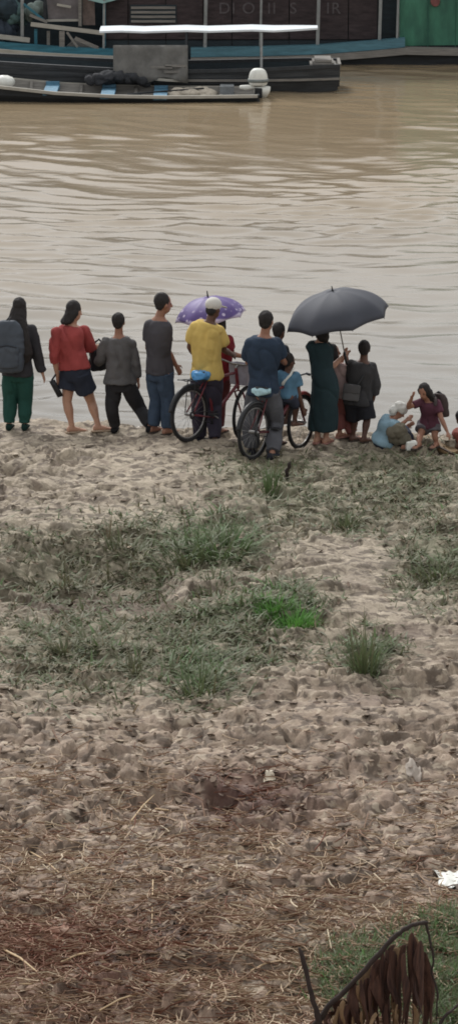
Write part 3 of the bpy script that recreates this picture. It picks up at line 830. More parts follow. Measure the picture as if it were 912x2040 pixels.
class Figure:
    """a posed body: joints in metres, yaw = direction it faces (0 = away from the camera, positive = to the left)"""
    def __init__(s, name, label, yaw, head, neck, chest, pelvis, arms, feet, skin=SK_MID, size=1.0, girth=1.0, shoulders=.19, hips=.155,
                 head_yaw=None, nod=0.0, tilt=0.0, knees=None, foot_yaw=None, soles=True):
        """arms: {'L': (shoulder, elbow, wrist)}, feet: {'L': point on the ground}"""
        s.size = size; s.g = girth; s.skin = skin; s.sw, s.hw = shoulders, hips
        s.yaw = math.radians(yaw)
        s.r = V(math.cos(s.yaw), math.sin(s.yaw), 0); s.f = V(-math.sin(s.yaw), math.cos(s.yaw), 0)
        s.head, s.neck, s.chest, s.pelvis = head, neck, chest, pelvis
        s.arms = arms
        s.hy = math.radians(yaw if head_yaw is None else head_yaw); s.nod = math.radians(nod); s.tilt = math.radians(tilt)
        s.fy = {k: math.radians((foot_yaw or {}).get(k, yaw)) for k in feet}
        s.feet = feet
        s.ank = {k: feet[k] + V(0, 0, .075 * size) for k in feet}
        sg = {'L': -1, 'R': 1}
        s.hip = {k: pelvis + s.r * sg[k] * .088 * size - V(0, 0, .02) for k in 'LR'}
        s.knee = {}
        for k in feet:
            if knees and k in knees: s.knee[k] = knees[k]
            else:
                h, a = s.hip[k], s.ank[k]; mid = h.lerp(a, .52)
                L = .84 * size; gap = max(0, L * L - (a - h).length_squared) ** .5 * .42
                fd = V(-math.sin(s.fy[k]), math.cos(s.fy[k]), 0)
                s.knee[k] = mid + fd * min(gap, .045)
        basep = sum((v for v in feet.values()), V(0, 0, 0)) / max(1, len(feet))
        s.root = thing('person', basep, label, 'person')
        s.headmat = Matrix.Rotation(s.hy, 3, 'Z') @ Matrix.Rotation(-s.nod, 3, 'X') @ Matrix.Rotation(s.tilt, 3, 'Y')
    # ---- torso rings shared by body and clothes
    def spine(s, t):
        """0 = crotch, 1 = neck base"""
        pts = [s.pelvis - (s.chest - s.pelvis).normalized() * .09 * s.size, s.pelvis, s.pelvis.lerp(s.chest, .5), s.chest, s.neck]
        k = min(max(t, -.3), 1) * 4; i = min(int(max(k, 0)), 3)
        return pts[i].lerp(pts[i + 1], k - i) if t >= 0 else pts[0] + (pts[0] - pts[1]) * (-k)
    def width(s, t):
        ks = [-.3, 0, .25, .45, .6, .75, .88, .95, 1]
        rx = [s.hw * .95, s.hw * .92, s.hw, s.hw * .86 * (.6 + .4 * s.g), s.sw * .84, s.sw * .93, s.sw * .92, s.sw * .62, .062 * s.size]
        ry = [.10, .105 * s.g, .12 * s.g, .10 * s.g, .112 * s.g, .12 * s.g, .095, .075, .062 * s.size]
        return float(np.interp(t, ks, rx)), float(np.interp(t, ks, ry)) * (s.size ** .5)
    def torso(s, m, t0, t1, off=0.0, n=10, flare=0.0):
        rings = []
        for i in range(n + 1):
            t = t0 + (t1 - t0) * i / n
            c = s.spine(t); d = (s.spine(min(t + .06, 1)) - s.spine(t - .06)).normalized()
            r = (s.r - d * s.r.dot(d)).normalized(); f = d.cross(r)
            rx, ry = s.width(t)
            e = off + flare * max(0, 1 - i / (n * .5))
            rings.append(m.ring(c, r * (rx + e), f * (ry + e), 20, .86))
        m.loft(rings)
    def hand(s, m, elbow, wrist, curl=.35, side=1):
        z = s.size; d = (wrist - elbow).normalized()
        n = d.cross(s.f); n = n.normalized() if n.length > .2 else s.r.copy()      # across the palm
        q = n.cross(d).normalized()
        if q.dot(s.f) < 0: q = -q; n = -n
        # palm plane contains d and q (fingers fan along q)
        palm_end = wrist + d * .085 * z
        m.tube([wrist - d * .01, wrist + d * .03 * z, palm_end], [.026 * z, .036 * z, .038 * z], 8, hint=q, flat=.45)
        for i in range(4):
            o = q * (.030 - .020 * i) * z
            L = (.070, .080, .075, .058)[i] * z
            p0 = palm_end + o * .95 - d * .01
            p1 = p0 + d * L * .5 + o * .12; p2 = p1 + (d * (1 - curl) + n * side * curl).normalized() * L * .5
            m.tube([p0, p1, p2], [.0095 * z, .009 * z, .0075 * z], 6)
        p0 = wrist + d * .03 * z + q * .03 * z
        m.tube([p0, p0 + (q * .75 + d * .65) * .035 * z, p0 + (q * .65 + d * 1.3 + n * side * .3) * .055 * z], [.012 * z, .0105 * z, .008 * z], 6)
    def body(s, vox=.0095):
        m = MB(); z = s.size; g = s.g
        s.torso(m, 0, 1, 0.0)
        H = s.headmat
        hc = s.head
        m.tube([s.neck - (hc - s.neck).normalized() * .06, s.neck, s.neck.lerp(hc, .55)], [.075 * z, .058 * z, .052 * z], 10)
        m.ellip(hc + H @ V(0, -.012, .018) * z, .074 * z, .092 * z, .098 * z, H)
        m.ellip(hc + H @ V(0, .022, -.052) * z, .053 * z, .062 * z, .062 * z, H)
        m.ellip(hc + H @ V(0, .034, -.088) * z, .028 * z, .032 * z, .024 * z, H)
        m.tube([hc + H @ V(0, .082, .012) * z, hc + H @ V(0, .102, -.028) * z], [.009 * z, .015 * z], 8)
        for e in (-1, 1):
            m.ellip(hc + H @ V(.075 * e, -.005, -.012) * z, .010 * z, .022 * z, .032 * z, H, 8, 6)
        for k, (sh, el, wr) in s.arms.items():
            side = 1 if k == 'L' else -1
            m.tube([sh, sh.lerp(el, .45), el, el.lerp(wr, .3), wr], [.054 * z * g, .049 * z * g, .039 * z, .040 * z, .027 * z], 10)
            s.hand(m, el, wr, side=side)
        for k in s.feet:
            h, kn, a = s.hip[k], s.knee[k], s.ank[k]
            m.tube([h, h.lerp(kn, .45), kn, kn.lerp(a, .32), kn.lerp(a, .75), a], [.086 * z * g, .075 * z * g, .054 * z * g, .056 * z * g, .038 * z, .034 * z], 12)
            s.foot(m, k)
        s.bodyo = m.build('body', s.skin, s.root, remesh=vox, relax=4)
        for e in (-1, 1):
            MB().ellip(hc + H @ V(.030 * e, .066, .006) * z, .012 * z, .008 * z, .007 * z, H, 8, 6).build('eye', M_EYE, s.bodyo)
        MB().ellip(hc + H @ V(0, .078, -.055) * z, .022 * z, .009 * z, .007 * z, H, 8, 6).build('mouth', M_LIP, s.bodyo)
        return s
    def foot(s, m, k, grow=0.0):
        z = s.size; a = s.ank[k]; fd = V(-math.sin(s.fy[k]), math.cos(s.fy[k]), 0); w = V(fd.y, -fd.x, 0)
        g = s.feet[k]; e = grow
        rings = []
        for (t, hw, h) in ((-.065, .022, .045), (-.05, .033, .07), (0, .036, .075), (.06, .04, .058), (.12, .046, .036), (.165, .042, .024), (.19, .022, .014)):
            c = g + fd * t * z + V(0, 0, (h * .5) * z + .004)
            rings.append(m.ring(c, w * (hw * z + e), UP * (h * .5 * z + e), 10, .8))
        m.loft(rings)
    # ---- clothes
    def top(s, name, mt, hem=.2, sleeve=.5, off=.018, long_=False, flare=.01, wr=.007, seed=0, neck=.955, loose=.022):
        m = MB(); z = s.size
        s.torso(m, hem, neck, off, 12, flare)
        for k, (sh, el, wrist) in s.arms.items():
            R = .055 * z * s.g + off * .6; path = []
            if sleeve <= 0: continue
            if sleeve <= 1:
                e = sh.lerp(el, sleeve); path = [sh, sh.lerp(e, .5), e]; rad = [R, R + loose * .4, R + loose * .6]
            else:
                e = el.lerp(wrist, sleeve - 1); path = [sh, sh.lerp(el, .5), el, e]; rad = [R, R + loose * .2, R - .006 + loose * .2, R - .016 + loose * .3]
            m.tube(path, rad, 12, round_ends=False)
            m.ellip(sh, R, R, R, None, 10, 8)
        return m.build(name, mt, s.root, remesh=.011, relax=3, wrinkle=wr, wscale=10, wstretch=(1, 1, .8), seed=seed)
    def bottoms(s, name, mt, length=2.0, waist=.42, off=.016, loose=.02, wr=.007, seed=0):
        """length 0..1 thigh, 1..2 to the ankle"""
        m = MB(); z = s.size
        s.torso(m, -.02, waist, off * .6, 8)
        for k in s.feet:
            h, kn, a = s.hip[k], s.knee[k], s.ank[k]
            rt, rk, ra = .086 * z * s.g + off + loose * .4, .054 * z * s.g + off + loose, .036 * z + off + loose
            if length <= 1:
                e = h.lerp(kn, length); path = [h + V(0, 0, .02), h.lerp(e, .5), e]; rad = [rt, rt * .98, rt * .55 + rk * .5 + loose * .3]
            else:
                e = kn.lerp(a, length - 1); path = [h + V(0, 0, .02), h.lerp(kn, .5), kn, kn.lerp(e, .5), e]; rad = [rt, (rt + rk) / 2 + .006, rk, (rk + ra) / 2 + .004, ra]
            m.tube(path, rad, 14, round_ends=False)
        return m.build(name, mt, s.root, remesh=.011, relax=3, wrinkle=wr, wscale=11, wstretch=(1, 1, .6), seed=seed)
    def skirt(s, name, mt, rings, wr=.006, seed=0):
        """rings: (centre, half width across, half depth)"""
        m = MB(); m.loft([m.ring(c, s.r * a, s.f * b, 22, .9) for c, a, b in rings])
        return m.build(name, mt, s.root, remesh=.012, relax=2, wrinkle=wr, wscale=8, wstretch=(1.3, 1.3, .35), seed=seed)
    def hair(s, style='short', fall=None, mt=None, width=.085):
        m = MB(); H = s.headmat; z = s.size; hc = s.head
        if style != 'cap': m.ellip(hc + H @ V(0, -.031, .034) * z, .084 * z, .092 * z, .098 * z, H @ Matrix.Rotation(math.radians(24), 3, 'X'), 16, 12)
        m.ellip(hc + H @ V(0, -.052, -.015) * z, .068 * z, .052 * z, .066 * z, H, 12, 10)
        if fall:                                           # long hair: points down the back
            pts = [hc + H @ V(0, -.025, .085) * z, hc + H @ V(0, -.04, .01) * z] + fall
            n = len(pts); rings = []
            for i, p in enumerate(pts):
                w = ((.05, .088)[i] if i < 2 else .088 + (width - .088) * min(1, (i - 1) / 2)) * (1.0 - .5 * max(0, i - n + 2))
                rings.append(m.ring(p, s.r * w, s.f * w * (.85 if i < 3 else .6), 14, .9))
            m.loft(rings)
        return m.build('hair', mt or M_HAIR, s.root, remesh=.009, relax=1, wrinkle=.005, wscale=34, wstretch=(1, 1, .4), seed=3)
    def sandals(s, mt, name='sandal'):
        for k in s.feet:
            m = MB(); z = s.size; fd = V(-math.sin(s.fy[k]), math.cos(s.fy[k]), 0); w = V(fd.y, -fd.x, 0); g = s.feet[k]
            rings = [m.ring(g + fd * t * z + V(0, 0, .002), w * hw * z, UP * .014, 10, .6) for t, hw in ((-.08, .025), (-.06, .04), (.04, .042), (.13, .05), (.18, .044), (.205, .02))]
            m.loft(rings)
            m.tube([g + fd * .07 * z + w * .045 * z + V(0, 0, .01), g + fd * .10 * z + V(0, 0, .055 * z), g + fd * .07 * z - w * .045 * z + V(0, 0, .01)], .008, 6)
            m.build(name, mt, s.root)
    def shoes(s, mt):
        for k in s.feet:
            m = MB(); s.foot(m, k, .007); m.build('shoe', mt, s.root)

def fig_at(Y0):
    """joint reader: picture point and depth offset -> metres"""
    return lambda px, py, dy=0.0: at(px, py, Y0 + dy)
def feet_of(**kw):
    f = {k: hit(*v) for k, v in kw.items()}
    return f, sum(p.y for p in f.values()) / len(f)

# --- 1: woman, long dark hair, green trousers, backpack
ft, Y0 = feet_of(L=(19, 856), R=(50, 856)); J = fig_at(Y0)
p = Figure('person', 'woman with long dark hair, black top and dark green trousers at the left edge', -4, J(40, 612), J(38, 640), J(37, 672), J(36, 742),
           {'L': (J(12, 655), J(2, 700, .05), J(10, 738, .18)), 'R': (J(63, 657), J(74, 704, -.02), J(85, 742, .03))}, ft, SK_LIGHT, .98, 1.0, .165, .155)
p.body()
p.top('long_sleeved_top', fabric('black_knit', (56, 55, 58)), hem=.16, sleeve=1.92, off=.022, seed=11, flare=.015)
p.bottoms('trousers', fabric('dark_green_cotton', (38, 74, 66)), 1.97, off=.016, loose=.016, seed=12)
p.hair(fall=[J(35, 634, -.08), J(34, 652, -.13), J(38, 676, -.17), J(44, 704, -.17), J(46, 722, -.15)], width=.135)
p.shoes(fabric('dark_green_shoes', (26, 48, 44)))
def backpack(c, r, f, w, h, d, mt, label, strap_pts=(), lean=0.0):
    root = thing('backpack', c, label, 'backpack')
    u = (UP + f * lean).normalized()
    m = MB(); rings = []
    for t, k, e in ((-.5, .70, .6), (-.46, .9, .85), (-.3, 1.0, 1.0), (0, 1.0, .95), (.28, .92, .8), (.44, .74, .6), (.5, .45, .4)):
        rings.append(m.ring(c + u * h * t, r * w * .5 * k, f * d * .5 * e, 18, .7))
    m.loft(rings)
    m.build('bag_body', mt, root, remesh=.012, relax=2, wrinkle=.008, wscale=9, seed=5)
    m = MB(); rings = []
    cc = c - f * d * .42 - u * h * .18
    for t, k in ((-.5, .7), (-.4, 1), (.3, 1), (.5, .8)):
        rings.append(m.ring(cc + u * h * .42 * t, r * w * .36 * k, f * d * .22, 14, .6))
    m.loft(rings); pk = m.build('front_pocket', mt, root, remesh=.01, relax=2, wrinkle=.006, wscale=12, seed=6)
    MB().tube([cc + u * h * .2 - r * w * .3 - f * d * .2, cc + u * h * .24 - f * d * .22, cc + u * h * .2 + r * w * .3 - f * d * .2], .006, 6).build('zip', M_BLACKPL, pk)
    MB().tube([c + u * h * .46 - r * .04, c + u * h * .56, c + u * h * .46 + r * .04], .012, 6).build('grab_loop', M_BLACKPL, root)
    for pts in strap_pts:
        MB().tube(pts, .022, 8, flat=.4).build('shoulder_strap', mt, root)
    return root
backpack(J(18, 690, -.22), p.r, p.f, .37, .62, .22, fabric('slate_grey_nylon', (74, 80, 88), rough=.6), 'slate grey backpack on the woman in green trousers',
         [[J(12, 645, -.16), J(12, 640, .0), J(12, 660, .13)]])

# --- 2: woman, red blouse, navy shorts
ft, Y0 = feet_of(L=(144, 862), R=(196, 860)); J = fig_at(Y0)
p = Figure('person', 'woman in a red blouse and navy shorts with bare legs', -42, J(150, 620), J(144, 645), J(140, 672), J(150, 740),
           {'L': (J(113, 664, -.05), J(108, 708, -.06), J(115, 748, .02)), 'R': (J(168, 661, .08), J(180, 694, .16), J(198, 690, .26))}, ft, SK_LIGHT, 1.0, 1.08, .165, .175,
           head_yaw=-50, nod=14, tilt=-6, foot_yaw={'L': -68, 'R': -72}, knees={'L': J(134, 800, .02), 'R': J(182, 800, .08)})
p.body()
p.top('blouse', fabric('coral_red_cotton', (152, 70, 68)), hem=.30, sleeve=1.35, off=.017, seed=21, wr=.01, flare=.02)
p.bottoms('shorts', fabric('navy_denim', (48, 52, 64)), .58, off=.02, loose=.03, seed=22)
p.hair(fall=[J(144, 624, -.03), J(138, 633, -.04), J(133, 641, -.04), J(129, 646, -.04)], width=.092)
p.sandals(fabric('tan_sandal', (170, 150, 130)))
o = MB()
o.loft([o.ring(J(104 + 17 * t, 758 + 32 * t, -.02), V(.035, 0, .012), V(0, .02, 0), 10, .8) for t in (0, .3, .6, 1)])
um = thing('folded_umbrella', J(112, 775, -.02), 'short black folded umbrella in the left hand of the red-bloused woman', 'umbrella')
o.build('folded_canopy', M_BLACKPL, um); MB().tube([J(104, 757, -.02), J(113, 744, .0)], .012, 8).build('handle', M_BLACKPL, um)

# --- bag between 2 and 3
c = J(196, 716, .22)
bg_ = thing('handbag', c, 'soft black handbag with a loop handle held between the red blouse and the grey shirt', 'bag')
m = MB(); m.loft([m.ring(c + V(0, 0, dz), V(a, .02, 0), V(0, .07, 0), 16, .8) for dz, a in ((-.14, .08), (-.12, .11), (-.02, .115), (.08, .10), (.12, .07))])
m.build('bag_body', fabric('black_leather', (40, 40, 43), rough=.5), bg_, remesh=.011, relax=3, wrinkle=.012, wscale=10, seed=8)
MB().tube([c + V(-.07, 0, .10), c + V(-.05, 0, .20), c + V(.01, 0, .25), c + V(.06, 0, .2), c + V(.08, 0, .09)], .014, 8).build('handle', M_BLACKPL, bg_)

# --- 3: boy, grey shirt, black trousers, stepping to the right
ft, Y0 = feet_of(L=(229, 864), R=(300, 861)); J = fig_at(Y0)
p = Figure('person', 'boy in a loose grey shirt and black trousers with one leg stepped out', -12, J(237, 641), J(237, 668), J(239, 696), J(240, 764),
           {'L': (J(211, 680), J(203, 715, .08), J(194, 722, .22)), 'R': (J(263, 687), J(270, 725, .0), J(275, 757, .06))}, ft, SK_MID, .93, .95, .152, .145,
           knees={'L': J(224, 814, .03), 'R': J(278, 812, .12)}, foot_yaw={'L': -15, 'R': -40})
p.body()
p.top('shirt', fabric('mid_grey_jersey', (92, 90, 90)), hem=.26, sleeve=1.75, off=.022, seed=31, wr=.012, flare=.03, loose=.016)
p.bottoms('trousers', fabric('black_cotton', (48, 47, 49)), 1.95, off=.014, loose=.016, seed=32, waist=.5)
p.hair(); p.shoes(fabric('black_shoes', (30, 30, 32)))

# --- 4: man, charcoal T-shirt, jeans
ft, Y0 = feet_of(L=(306, 862), R=(333, 866)); J = fig_at(Y0)
p = Figure('person', 'tall man in a charcoal T-shirt and blue jeans looking to the right', -48, J(327, 605), J(318, 632), J(316, 662), J(318, 740),
           {'L': (J(298, 648, .02), J(296, 694, .10), J(312, 728, .22)), 'R': (J(327, 652, .06), J(333, 697, .02), J(350, 727, .08))}, ft, SK_MID, 1.05, .98, .185, .15,
           head_yaw=-66, nod=6)
p.body()
p.top('t_shirt', fabric('charcoal_jersey', (72, 70, 74)), hem=.19, sleeve=.62, off=.02, seed=41)
p.bottoms('jeans', fabric('blue_denim', (66, 80, 98), .3), 1.98, off=.014, loose=.014, seed=42, wr=.01)
p.hair(); p.sandals(fabric('dark_sandal', (70, 62, 56)))

# --- 5: man, yellow T-shirt, white cap
def on_bank(px, Y): x_ = at(px, 880, Y).x; return V(x_, Y, gz(x_, Y))
RW = hit(372, 883)
ft5 = {'L': on_bank(398, RW.y + .46), 'R': on_bank(428, RW.y + .30)}; J = fig_at(RW.y + .38)
p5 = p = Figure('person', 'man in a yellow T-shirt, white cap and dark trousers beside the red bicycle', -22, J(426, 615), J(419, 640), J(411, 668), J(412, 748),
           {'L': (J(391, 653, .0), J(378, 692, .08), J(392, 712, .26)), 'R': (J(437, 660, .02), J(446, 697, .10), J(462, 706, .32))}, ft5, SK_DARK, 1.02, .96, .175, .15,
           head_yaw=-40, nod=10, knees={'L': J(396, 808, .06), 'R': J(426, 806, .08)})
p.body()
p.top('t_shirt', fabric('yellow_cotton', (200, 172, 100), .15), hem=.17, sleeve=.66, off=.026, seed=51, wr=.012, loose=.03, flare=.02)
p.bottoms('trousers', fabric('plum_grey_cotton', (60, 56, 68)), 1.97, off=.016, loose=.022, seed=52)
p.hair('cap'); p.shoes(fabric('dark_grey_shoes', (44, 44, 50)))
H = p.headmat; hc = p.head
m = MB(); m.ellip(hc + H @ V(0, -.016, .05), .092, .108, .088, H, 18, 12)
cap = m.build('cap', fabric('off_white_cotton', (206, 202, 194), .1), p.root)
m = MB(); m.loft([m.ring(hc + H @ V(0, .13, .034 + dz), H @ V(.07, 0, 0), H @ V(0, .075, -.012), 16) for dz in (-.006, .006)]); m.build('cap_brim', fabric('off_white_cotton', (206, 202, 194), .1), cap)
# --- 6: person in dark red behind the yellow shirt, under the purple umbrella
ft, Y0 = feet_of(L=(424, 864), R=(437, 864)); J = fig_at(Y0)
p6 = p = Figure('person', 'person in a dark red shirt behind the yellow-shirted man, reaching right', -30, J(438, 640), J(440, 664), J(440, 688), J(434, 752),
           {'L': (J(426, 674), J(418, 700, .10), J(424, 678, .22)), 'R': (J(456, 677), J(457, 704, .02), J(482, 710, .04))}, ft, SK_MID, .93, 1.0, .16, .14, head_yaw=-30, knees={'L': J(424, 808, .02), 'R': J(436, 808, .02)})
p.body()
p.top('shirt', fabric('dark_red_cotton', (126, 40, 48)), hem=.12, sleeve=.6, off=.016, seed=61)
p.bottoms('trousers', fabric('brown_red_cotton', (92, 50, 52)), 1.95, off=.012, loose=.014, seed=62)
p.hair(fall=[J(437, 655, -.06), J(437, 666, -.07)], width=.07)
p.sandals(fabric('dark_sandal', (70, 62, 56)))
P6_HAND = J(425, 672, .24)

# --- 7: young man astride the second bicycle, navy T-shirt
RW2 = hit(503, 918)
ft7 = {'L': on_bank(502, RW2.y + .34), 'R': on_bank(542, RW2.y + .06)}; Y7 = RW2.y + .2; Y0 = Y7; J = fig_at(RW2.y + .34)
p7 = p = Figure('person', 'young man in a navy T-shirt sitting astride the second bicycle', -20, J(531, 640), J(527, 668), J(524, 697), J(525, 780),
           {'L': (J(499, 686, .0), J(494, 722, .14), J(520, 726, .38)), 'R': (J(550, 685, .0), J(561, 716, .12), J(570, 726, .34))}, ft7, SK_MID, 1.02, .98, .19, .155,
           head_yaw=-26, nod=4, knees={'L': J(498, 848, .02), 'R': J(548, 845, .04)}, foot_yaw={'L': 5, 'R': -45})
p.body()
p.top('t_shirt', fabric('navy_jersey', (48, 60, 76)), hem=.16, sleeve=.7, off=.026, seed=71, wr=.010, loose=.03, flare=.015)
p.bottoms('trousers', fabric('faded_grey_denim', (84, 84, 88), .3), 1.96, off=.018, loose=.028, seed=72, wr=.01)
p.hair(); p.shoes(fabric('dark_grey_shoes', (44, 44, 50)))

# --- 8: boy whose head shows behind the navy shirt
ft, Y0 = feet_of(L=(540, 888), R=(556, 887)); J = fig_at(Y0)
p = Figure('person', 'boy in a dark shirt whose head shows over the shoulder of the navy T-shirt', -24, J(557, 660), J(553, 683), J(549, 706), J(546, 764),
           {'L': (J(534, 695), J(530, 725, .04), J(534, 745, .14)), 'R': (J(566, 696), J(570, 724, .05), J(563, 742, .16))}, ft, SK_DARK, .86, .95, .145, .13, head_yaw=-40, nod=6)
p.body()
p.top('shirt', fabric('dark_slate_cotton', (56, 60, 68)), hem=.15, sleeve=.6, off=.014, seed=81)
p.bottoms('shorts', fabric('black_cotton', (48, 47, 49)), 1.1, off=.012, loose=.02, seed=82)
p.hair(); p.sandals(fabric('dark_sandal', (70, 62, 56)))

# --- 9: small child in a blue shirt on the crossbar
Y0 = Y7 + .46; J = fig_at(Y0)
ftc = {'L': J(570, 846, .12), 'R': J(586, 850, .10)}
p = Figure('person', 'small child in a light blue shirt sitting in front on the second bicycle', -55, J(576, 720), J(574, 740), J(573, 752), J(570, 785),
           {'L': (J(559, 747), J(552, 765, .06), J(560, 778, .16)), 'R': (J(588, 750), J(595, 787, .0), J(603, 812, .02))}, ftc, SK_DARK, .80, .95, .125, .115, nod=10,
           knees={'L': J(582, 800, .16), 'R': J(590, 803, .10)})
p.body()
p.top('shirt', fabric('light_blue_cotton', (92, 128, 152)), hem=.12, sleeve=.5, off=.016, seed=91, wr=.01)
p.bottoms('shorts', fabric('grey_blue_cotton', (66, 70, 84)), .9, off=.012, loose=.02, seed=92)
p.hair()
MB().tube([J(585, 733, -.06), J(578, 747, -.12), J(567, 758, -.13), J(563, 765, -.12)], [.012, .014, .016, .02], 8, flat=.5).build('white_strap', M_WHITEPL, p.root)

# --- 10: woman in a long dark green dress
ft, Y0 = feet_of(L=(631, 882), R=(648, 884)); Y10 = Y0; J = (lambda px, py, dy=0.0: at(px + 5, py, Y10 + dy))
p = Figure('person', 'woman in a long dark green dress under the black umbrella', -24, J(640, 650), J(634, 678), J(634, 702), J(642, 768),
           {'L': (J(619, 690), J(622, 722, .12), J(645, 722, .26)), 'R': (J(648, 694, .02), J(652, 735, .05), J(676, 712, .18))}, ft, SK_LIGHT, .98, .95, .150, .145, head_yaw=-40)
p.body()
p.skirt('dress', fabric('dark_green_dress', (42, 58, 62)), [(J(637, 856, .02), .165, .16), (J(638, 838, .02), .168, .165), (J(641, 800), .158, .155), (J(643, 775), .16, .155), (J(641, 755), .156, .145), (J(636, 730), .128, .12), (J(634, 704), .142, .125), (J(631, 692), .165, .12), (J(630, 682), .12, .095)], seed=101, wr=.008)
p.hair(fall=[J(637, 672, -.06), J(640, 684, -.03)], width=.07)
p.sandals(fabric('pink_sandal', (150, 110, 100)))

# --- 11: girl in mauve behind her, holding the umbrella
ft, Y0 = feet_of(L=(676, 874), R=(704, 878)); Y11 = Y0; J = fig_at(Y0)
p = Figure('person', 'girl in a pale mauve shirt and red-brown trousers holding the black umbrella', -50, J(664, 702), J(668, 722), J(671, 738), J(672, 784),
           {'L': (J(660, 732), J(668, 752, .14), J(683, 712, .16)), 'R': (J(682, 734, .02), J(694, 742, .02), J(690, 712, .02))}, ft, SK_MID, .84, 1.0, .14, .13, head_yaw=-70,
           knees={'L': J(674, 825, .02), 'R': J(686, 828, .08)})
p.body()
p.top('shirt', fabric('pale_mauve_cotton', (160, 138, 134)), hem=.15, sleeve=1.1, off=.018, seed=111, wr=.01)
p.bottoms('trousers', fabric('faded_maroon_cotton', (128, 80, 76)), 1.85, off=.012, loose=.02, seed=112)
p.hair(fall=[J(662, 715, -.05), J(660, 728, -.05)], width=.07)
p.sandals(fabric('pink_sandal', (150, 110, 100)))
P11_HAND = at(686, 706, Y10 + .12)

# --- 12: boy in a dark T-shirt with a grey shoulder bag
ft, Y0 = feet_of(L=(702, 879), R=(724, 882)); J = fig_at(Y0)
p = Figure('person', 'boy in dark grey T-shirt and shorts with a shoulder bag below the umbrella', -8, J(725, 695), J(724, 717), J(720, 738), J(713, 796),
           {'L': (J(702, 726), J(694, 756, .06), J(702, 778, .16)), 'R': (J(741, 730), J(747, 768, .0), J(742, 798, .05))}, ft, SK_DARK, .87, .98, .142, .13, foot_yaw={'L': -40, 'R': -50})
p.body()
p.top('t_shirt', fabric('dark_grey_cotton', (62, 61, 62)), hem=.08, sleeve=1.55, off=.026, seed=121, wr=.01, loose=.02, flare=.02)
p.bottoms('shorts', fabric('black_shorts', (42, 42, 46)), .95, off=.016, loose=.034, seed=122)
p.hair(); p.sandals(fabric('dark_sandal', (70, 62, 56)))
c = J(699, 782, -.17)
sb = thing('shoulder_bag', c, 'flat grey shoulder bag at the hip of the boy in the dark T-shirt', 'bag')
Rb = Matrix.Rotation(math.radians(7), 3, 'Y')
MB().box(c, .20, .07, .20, Rb).build('bag_body', fabric('grey_canvas', (92, 90, 90)), sb, bevel=.02)
MB().box(c + Rb @ V(0, -.04, .05), .20, .012, .10, Rb).build('flap', fabric('grey_canvas_flap', (84, 82, 82)), sb, bevel=.005)
MB().tube([c + V(.08, 0, .10), J(722, 750, -.15), J(737, 727, -.08), J(738, 722, .02)], .014, 8, flat=.4).build('strap', M_BLACKPL, sb)

# --- 13: person in a white cap sitting on the bank edge
s0 = hit(760, 893); Y0 = s0.y + .1; J = fig_at(Y0)
ft = {'L': hit(806, 896), 'R': hit(812, 891)}
p = Figure('person', 'person with a white head cloth and pale blue shirt sitting on the bank edge', -78, J(795, 819), J(784, 832), J(775, 846), J(764, 877),
           {'L': (J(776, 842, .12), J(792, 858, .2), J(808, 850, .22)), 'R': (J(778, 842, -.10), J(792, 852, -.16), J(808, 838, -.06))}, ft, SK_MID, .80, 1.0, .14, .14, nod=40,
           knees={'L': J(806, 862, .12), 'R': J(802, 872, -.02)})
p.body()
p.top('shirt', fabric('pale_blue_cotton', (142, 170, 184), .35), hem=.1, sleeve=.8, off=.022, seed=131, wr=.012)
p.bottoms('trousers', fabric('navy_cotton', (46, 50, 64)), 1.9, off=.02, loose=.03, seed=132)
p.hair('cap')
H = p.headmat; hc = p.head; m = MB(); m.ellip(hc + H @ V(0, -.014, .036), .078, .09, .072, H, 16, 12)
m.ellip(hc + H @ V(0, -.06, -.03), .06, .05, .07, H, 12, 8); m.build('head_cloth', fabric('white_cotton', (206, 204, 198), .2), p.root, remesh=.009, relax=1, wrinkle=.008, wscale=22, seed=4)
p.sandals(fabric('dark_sandal', (70, 62, 56)))
m = MB(); rnd = random.Random(2)
for i in range(10):
    m.ellip(J(790 + rnd.uniform(-8, 16), 864 + rnd.uniform(-16, 12), -.16 + rnd.uniform(-.04, .04)), .075, .07, .07, Matrix.Rotation(i, 3, 'Y'), 10, 7)
tag(m.build('cloth_sack', fabric('olive_grey_sack', (112, 106, 92), .35), None, remesh=.011, relax=2, wrinkle=.016, wscale=14, seed=77), 'crumpled olive grey sack on the lap of the seated person', 'sack')

# --- 14: girl with long hair bending forward, backpack
ft, Y0 = feet_of(L=(868, 893), R=(833, 898)); J = fig_at(Y0)
p = Figure('person', 'girl with long dark hair and maroon top bending forward at the right', 150, J(843, 781), J(852, 797, .05), J(855, 810, .08), J(855, 843, .14),
           {'R': (J(838, 800, .06), J(811, 812, .0), J(819, 794, -.08)), 'L': (J(869, 803, .04), J(878, 834, -.04), J(889, 858, -.08))}, ft, SK_MID, .78, .88, .115, .105, nod=22, head_yaw=150,
           knees={'L': J(865, 868, .06), 'R': J(836, 868, .04)})
p.body()
p.top('top', fabric('maroon_cotton', (88, 54, 66)), hem=.14, sleeve=.6, off=.012, seed=141, wr=.007, loose=.01)
p.bottoms('shorts', fabric('grey_cotton', (96, 92, 96)), .55, off=.014, loose=.02, seed=142)
p.hair(fall=[J(848, 784, .04), J(856, 792, .05), J(862, 800, .02)], width=.085)
p.sandals(fabric('dark_sandal', (70, 62, 56)))
backpack(J(876, 806, .20), V(.75, -.66, 0), V(-.66, -.75, 0) * -1, .20, .30, .16, fabric('dark_brown_nylon', (66, 56, 54), rough=.6), 'dark brown backpack on the girl bending forward', [[J(868, 794, .12), J(866, 792, .0), J(866, 806, -.06)]], -.2)
